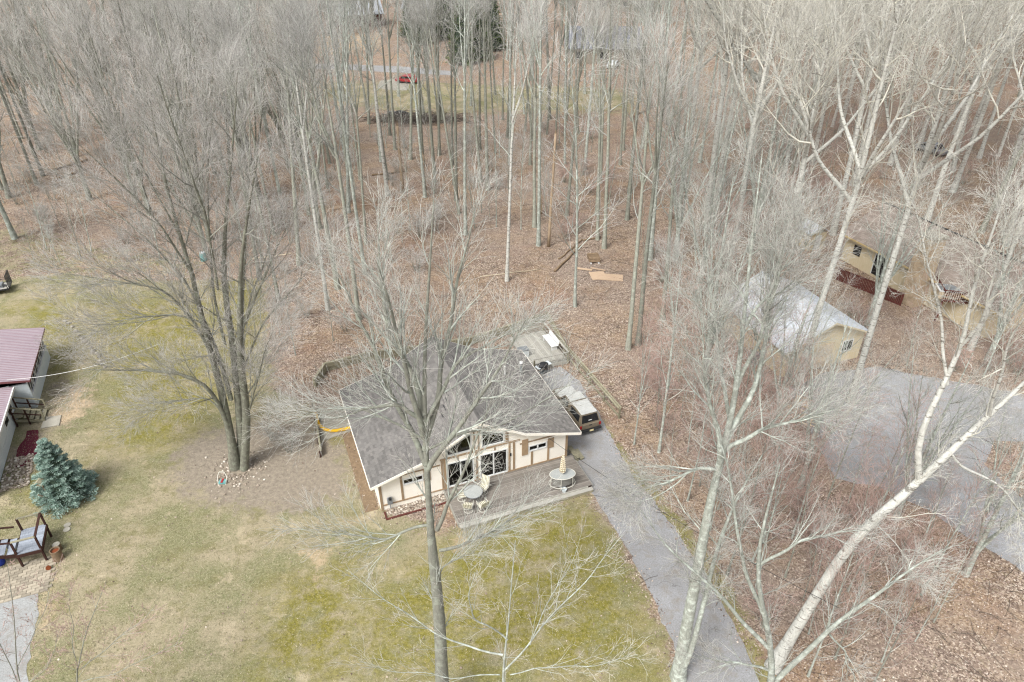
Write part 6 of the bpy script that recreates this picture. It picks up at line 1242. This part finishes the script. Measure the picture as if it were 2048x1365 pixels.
# clearing with few trees just behind the cabin
OPENW = P2((-6.35, 54.26, 0.0), (-7.73, 70.78, 0.0), (12.67, 70.78, 0.0), (11.4, 49.49, 0.0), (7.78, 40.4, 0.0), (3.35, 54.26, 0.0))
rp = np.random.RandomState(77)
def fill(n, yr, gap, choose, xr=.78):
    c = 0; tries = 0
    while c < n and tries < 6000:
        tries += 1; y = rp.uniform(*yr); x = rp.uniform(-1, 1) * (xr * y + 4)
        if not free(x, y, gap): continue
        if inside(x, y, OPENW) > 0 and gap < 8: continue
        choose(x, y); placed.append((x, y)); c += 1
def wood(x, y):
    u = x / y
    if (22 < x < 44 and y < 66) or (-13 < x < 13 and y < 72): return
    if u < -.28 and rp.rand() < .3: return
    if u < -.28: plant('maple%d' % rp.randint(3) if rp.rand() < .55 else 'wood%d' % rp.choice([0, 1, 4]), 'woodland_tree', 'bare fine-twigged grey tree nearest to ' + near(x, y), (x, y, 0), 'bare left trees nearest to ' + near(x, y), None, rp.uniform(.85, 1.08), (rp.uniform(-.08, .08), rp.uniform(-.08, .08)))
    elif u > .24: plant('cotton%d' % rp.randint(3) if rp.rand() < .45 else 'wood%d' % rp.choice([2, 4, 3]), 'woodland_tree', 'bare pale-grey tree nearest to ' + near(x, y), (x, y, 0), 'bare right trees nearest to ' + near(x, y), None, rp.uniform(.85, 1.08), (rp.uniform(-.08, .08), rp.uniform(-.08, .08)))
    else:
        plant('wood%d' % rp.choice([0, 1, 2, 4]), 'woodland_tree', 'tall bare grey tree with clear bole, nearest to ' + near(x, y), (x, y, 0), 'tall bare trees nearest to ' + near(x, y), None, rp.uniform(.85, 1.05), (rp.uniform(-.08, .08), rp.uniform(-.08, .08)))
fill(30, (50, 80), 3.0, wood); fill(100, (80, 116), 2.4, wood); fill(90, (128, 178), 4.6, wood)
for (x, y) in ((-24, 121), (-15, 118), (-7, 124), (2, 119), (9, 126), (16, 120), (22, 127), (-20, 130), (-3, 131), (13, 132), (-29, 127), (6, 116), (19, 115), (-11, 114)): wood(x, y)
def sapl(x, y):
    if 26 < x < 42 and 48 < y < 64: return
    right = x / y > .12
    plant('sap%d' % (rp.choice([1, 2]) if right else rp.choice([0, 3])), 'sapling', ('slender red-twigged sapling nearest to ' if right else 'slender grey sapling nearest to ') + near2(x, y), (x, y, 0), ('red saplings nearest to ' if right else 'grey saplings nearest to ') + near2(x, y), None, rp.uniform(.5, 1.0), (rp.uniform(-.06, .06), rp.uniform(-.06, .06)))
fill(70, (20, 48), 1.6, lambda x, y: sapl(x, y) if x > 7 else None); fill(210, (48, 112), 1.5, sapl)
def brsh(x, y): plant('brush%d' % (1 if x > 5 else 0), 'brush_clump', ('low tangle of red bare brush nearest to ' if x > 5 else 'low tangle of grey bare brush nearest to ') + near2(x, y), (x, y, 0), ('red brush nearest to ' if x > 5 else 'grey brush nearest to ') + near2(x, y), None, rp.uniform(.6, 1.2), cat='brush')
fill(40, (22, 48), 1.2, lambda x, y: brsh(x, y) if x > 6 else None); fill(150, (46, 110), 1.2, brsh)
for P in ((-16.64, 38.22, 0.0), (-15.09, 36.93, 0.0), (-16.79, 40.69, 0.0)): plant('brush0', 'brush_clump', 'grey bare bush on the dirt between maple and cabin pad', P, 'bare bushes on the dirt', None, .9, cat='brush')
# brush heap by the far lawn
heap = MB(); hb_ = (-15.0, 114.88, 0.0); q = np.random.RandomState(3); Pp = []; 
for _ in range(700):
    a = q.rand() * 6.28; x, y = q.randn() * 4.0, q.randn() * 1.2; z = abs(q.randn()) * .5; d = np.array([math.cos(a), .4 * math.sin(a), q.uniform(-.1, .35)]) * q.uniform(.6, 1.8); p = np.array([hb_[0] + x, hb_[1] + y, z + .1]); Pp.append([p - d, p, p + d])
Pp = np.array(Pp); Pp[:, :, 2] = np.maximum(Pp[:, :, 2], .03); Vh, Fh = tubes(Pp, np.full(Pp.shape[:2], .025), 3)
tag(link('brush_heap', mesh_np('brush_heap', Vh, [Fh], 'brush_dead')), 'long heap of cut grey branches along the far lawn edge', 'brush heap', kind='stuff')
# fallen twigs and sticks on the woodland floor
Pp = []
Qs = scatter(2600, lambda X, Y: fol_ok(X, Y) & (poly_sd(X, Y, LAWN) < 0), -60, 60, 20, 90)
for (x, y) in Qs:
    a = q.rand() * 6.28; l = q.uniform(.2, 1.3); d = np.array([math.cos(a), math.sin(a), 0]) * l; p = np.array([x, y, .04]); Pp.append([p - d, p + np.array([q.randn() * .1, q.randn() * .1, .04]), p + d])
Vh, Fh = tubes(np.array(Pp), np.full((len(Pp), 3), .011), 3)
tag(link('fallen_sticks', mesh_np('fallen_sticks', Vh, [Fh], 'brush_dead')), 'scattered sticks lying in the fallen leaves', 'sticks', kind='stuff')

# conifers
def conifer(name, label, P, h, rbase, n, mat, seed, ln=.34, group=None):
    r = np.random.RandomState(seed); t_ = thing(name, label, 'tree', P, 0, group)
    MB().tube([(0, 0, 0), (0, 0, h * .96)], [h * .022, .01], 8).build('trunk', 'log_wood', t_)
    V = []; F = []
    nw = int(h * 3.6); lay = r.randint(0, nw, n); zl = h * (.05 + .93 * (lay / nw)); keep = np.clip((1 - zl / h) ** .8, .06, 1)
    nb_ = np.maximum(6, (21 * keep)).astype(int); br = (r.rand(n) * nb_).astype(int); az_ = br * 6.283 / nb_ + lay * 1.3 + .25 * np.sin(lay * 7. + br * 3.)
    tt_ = r.rand(n) ** .55; Rz = rbase * (1 - zl / h) ** .9 * (.92 + .16 * np.sin(br * 5.1 + lay * 2.3)) + .08
    lat = r.randn(n) * .20 * Rz * (1.25 - tt_) + r.randn(n) * .05
    c = np.stack([np.cos(az_) * Rz * tt_ - np.sin(az_) * lat, np.sin(az_) * Rz * tt_ + np.cos(az_) * lat, zl - .16 * Rz * tt_ + .10 * Rz * tt_ ** 3 + r.randn(n) * .025], -1); z = zl
    sg = np.sign(lat) * .7; out = np.stack([np.cos(az_) - np.sin(az_) * sg, np.sin(az_) + np.cos(az_) * sg, r.uniform(-.1, .45, n)], -1); out = norm(out + r.randn(n, 3) * .25)
    s = norm(np.cross(out, r.randn(n, 3))); L_ = ln * r.uniform(.6, 1.2, n)[:, None] * (.55 + .45 * (1 - z / h))[:, None]; w = L_ * .13
    up = np.cross(out, s)
    Vv = np.stack([c - out * L_ * .5 , c + s * w, c + out * L_ * .6, c - s * w, c + up * w * .8], 1).reshape(-1, 3)
    i = np.arange(n)[:, None] * 5; F = np.concatenate([i + np.array([[0, 1, 4]]), i + np.array([[1, 2, 4]]), i + np.array([[2, 3, 4]]), i + np.array([[3, 0, 4]])])
    TRI[0] += len(F); link('crown', mesh_np('crown', Vv, [F], mat), t_)
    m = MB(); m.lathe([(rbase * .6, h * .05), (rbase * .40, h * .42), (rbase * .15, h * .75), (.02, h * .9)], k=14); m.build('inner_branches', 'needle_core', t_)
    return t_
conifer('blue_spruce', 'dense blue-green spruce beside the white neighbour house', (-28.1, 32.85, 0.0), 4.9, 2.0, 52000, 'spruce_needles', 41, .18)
for i, (P, h, rb) in enumerate((((-17.14, 182.9, 0.0), 17, 4.2), ((-14.51, 187.96, 0.0), 15, 4), ((-10.23, 156.06, 0.0), 15, 3.6), ((-6.76, 159.87, 0.0), 12, 3.2), ((-21.25, 176.9, 0.0), 12, 3.4), ((-4.35, 170.15, 0.0), 14, 3.6), ((-24.57, 185.4, 0.0), 10, 3))):
    if i == 0: c0 = conifer('dark_evergreen', 'dark green evergreen standing beyond the far lawn', P, h, rb, 6000, 'conifer_green', 51, .9, 'evergreens beyond the far lawn')
    else: copy_tree(c0, P, i * 1.1, (rb / 4.2, rb / 4.2, h / 17.))

# far woods: beyond counting, one mass
ng = bpy.data.node_groups.new('far_wood_scatter', 'GeometryNodeTree'); ng.interface.new_socket('Geometry', in_out='INPUT', socket_type='NodeSocketGeometry'); ng.interface.new_socket('Geometry', in_out='OUTPUT', socket_type='NodeSocketGeometry')
gi, go = ng.nodes.new('NodeGroupInput'), ng.nodes.new('NodeGroupOutput'); join = ng.nodes.new('GeometryNodeJoinGeometry')
def far_proto(keys):
    out = []
    for k in keys:
        tm, cm = PROTO[k]; o1 = bpy.data.objects.new('far_trunk', tm); o2 = bpy.data.objects.new('far_crown', cm); out.append((o1, o2))
    return out
FP = far_proto(['wood0', 'wood1', 'maple2', 'cotton1'])
for k, (a, b) in enumerate(FP):
    for ob in (a, b):
        oi = ng.nodes.new('GeometryNodeObjectInfo'); oi.inputs['Object'].default_value = ob; oi.inputs['As Instance'].default_value = True
        ip = ng.nodes.new('GeometryNodeInstanceOnPoints')
        at_ = ng.nodes.new('GeometryNodeInputNamedAttribute'); at_.data_type = 'INT'; at_.inputs['Name'].default_value = 'kind_id'
        cmp_ = ng.nodes.new('FunctionNodeCompare'); cmp_.data_type = 'INT'; cmp_.operation = 'EQUAL'; cmp_.inputs[3].default_value = k
        ng.links.new(at_.outputs['Attribute'], cmp_.inputs[2]); ng.links.new(cmp_.outputs[0], ip.inputs['Selection'])
        ro = ng.nodes.new('GeometryNodeInputNamedAttribute'); ro.data_type = 'FLOAT_VECTOR'; ro.inputs['Name'].default_value = 'rot'
        so_ = ng.nodes.new('GeometryNodeInputNamedAttribute'); so_.data_type = 'FLOAT'; so_.inputs['Name'].default_value = 'size'
        ng.links.new(ro.outputs['Attribute'], ip.inputs['Rotation']); ng.links.new(so_.outputs['Attribute'], ip.inputs['Scale'])
        ng.links.new(gi.outputs[0], ip.inputs['Points']); ng.links.new(oi.outputs['Geometry'], ip.inputs['Instance']); ng.links.new(ip.outputs[0], join.inputs[0])
ng.links.new(join.outputs[0], go.inputs[0])
pts = []; kid = []
while len(pts) < 900:
    y = 118 + 300 * rp.rand() ** 1.2; x = rp.uniform(-1, 1) * (.76 * y + 8)
    if y < 178 and (abs(x / y) < .33 or rp.rand() < .4): continue
    if 150 < y < 200 and inside(x, y, BLD[4]) > -4: continue
    pts.append((x, y, max(0, min(1, (y - 250) / 300)) * 6 * math.sin(x / 140) ** 2)); u = x / y; kid.append(int(rp.choice([0, 2, 2, 1]) if u < -.2 else rp.choice([3, 3, 0, 1]) if u > .25 else rp.choice([0, 1, 1, 2])))
me = bpy.data.meshes.new('far_woods'); me.from_pydata(pts, [], [])
a = me.attributes.new('kind_id', 'INT', 'POINT'); a.data.foreach_set('value', np.array(kid, np.int32))
a = me.attributes.new('rot', 'FLOAT_VECTOR', 'POINT'); a.data.foreach_set('vector', np.stack([np.zeros(len(pts)), np.zeros(len(pts)), rp.uniform(0, 6.28, len(pts))], -1).ravel().astype(np.float32))
a = me.attributes.new('size', 'FLOAT', 'POINT'); a.data.foreach_set('value', rp.uniform(.8, 1.1, len(pts)).astype(np.float32))
fo = link('far_woods', me); mod = fo.modifiers.new('scatter', 'NODES'); mod.node_group = ng
tag(fo, 'bare grey woods receding beyond the far lawn', 'woods', kind='stuff')
print('tree tris', TRI[0], 'objects', len(bpy.data.objects))
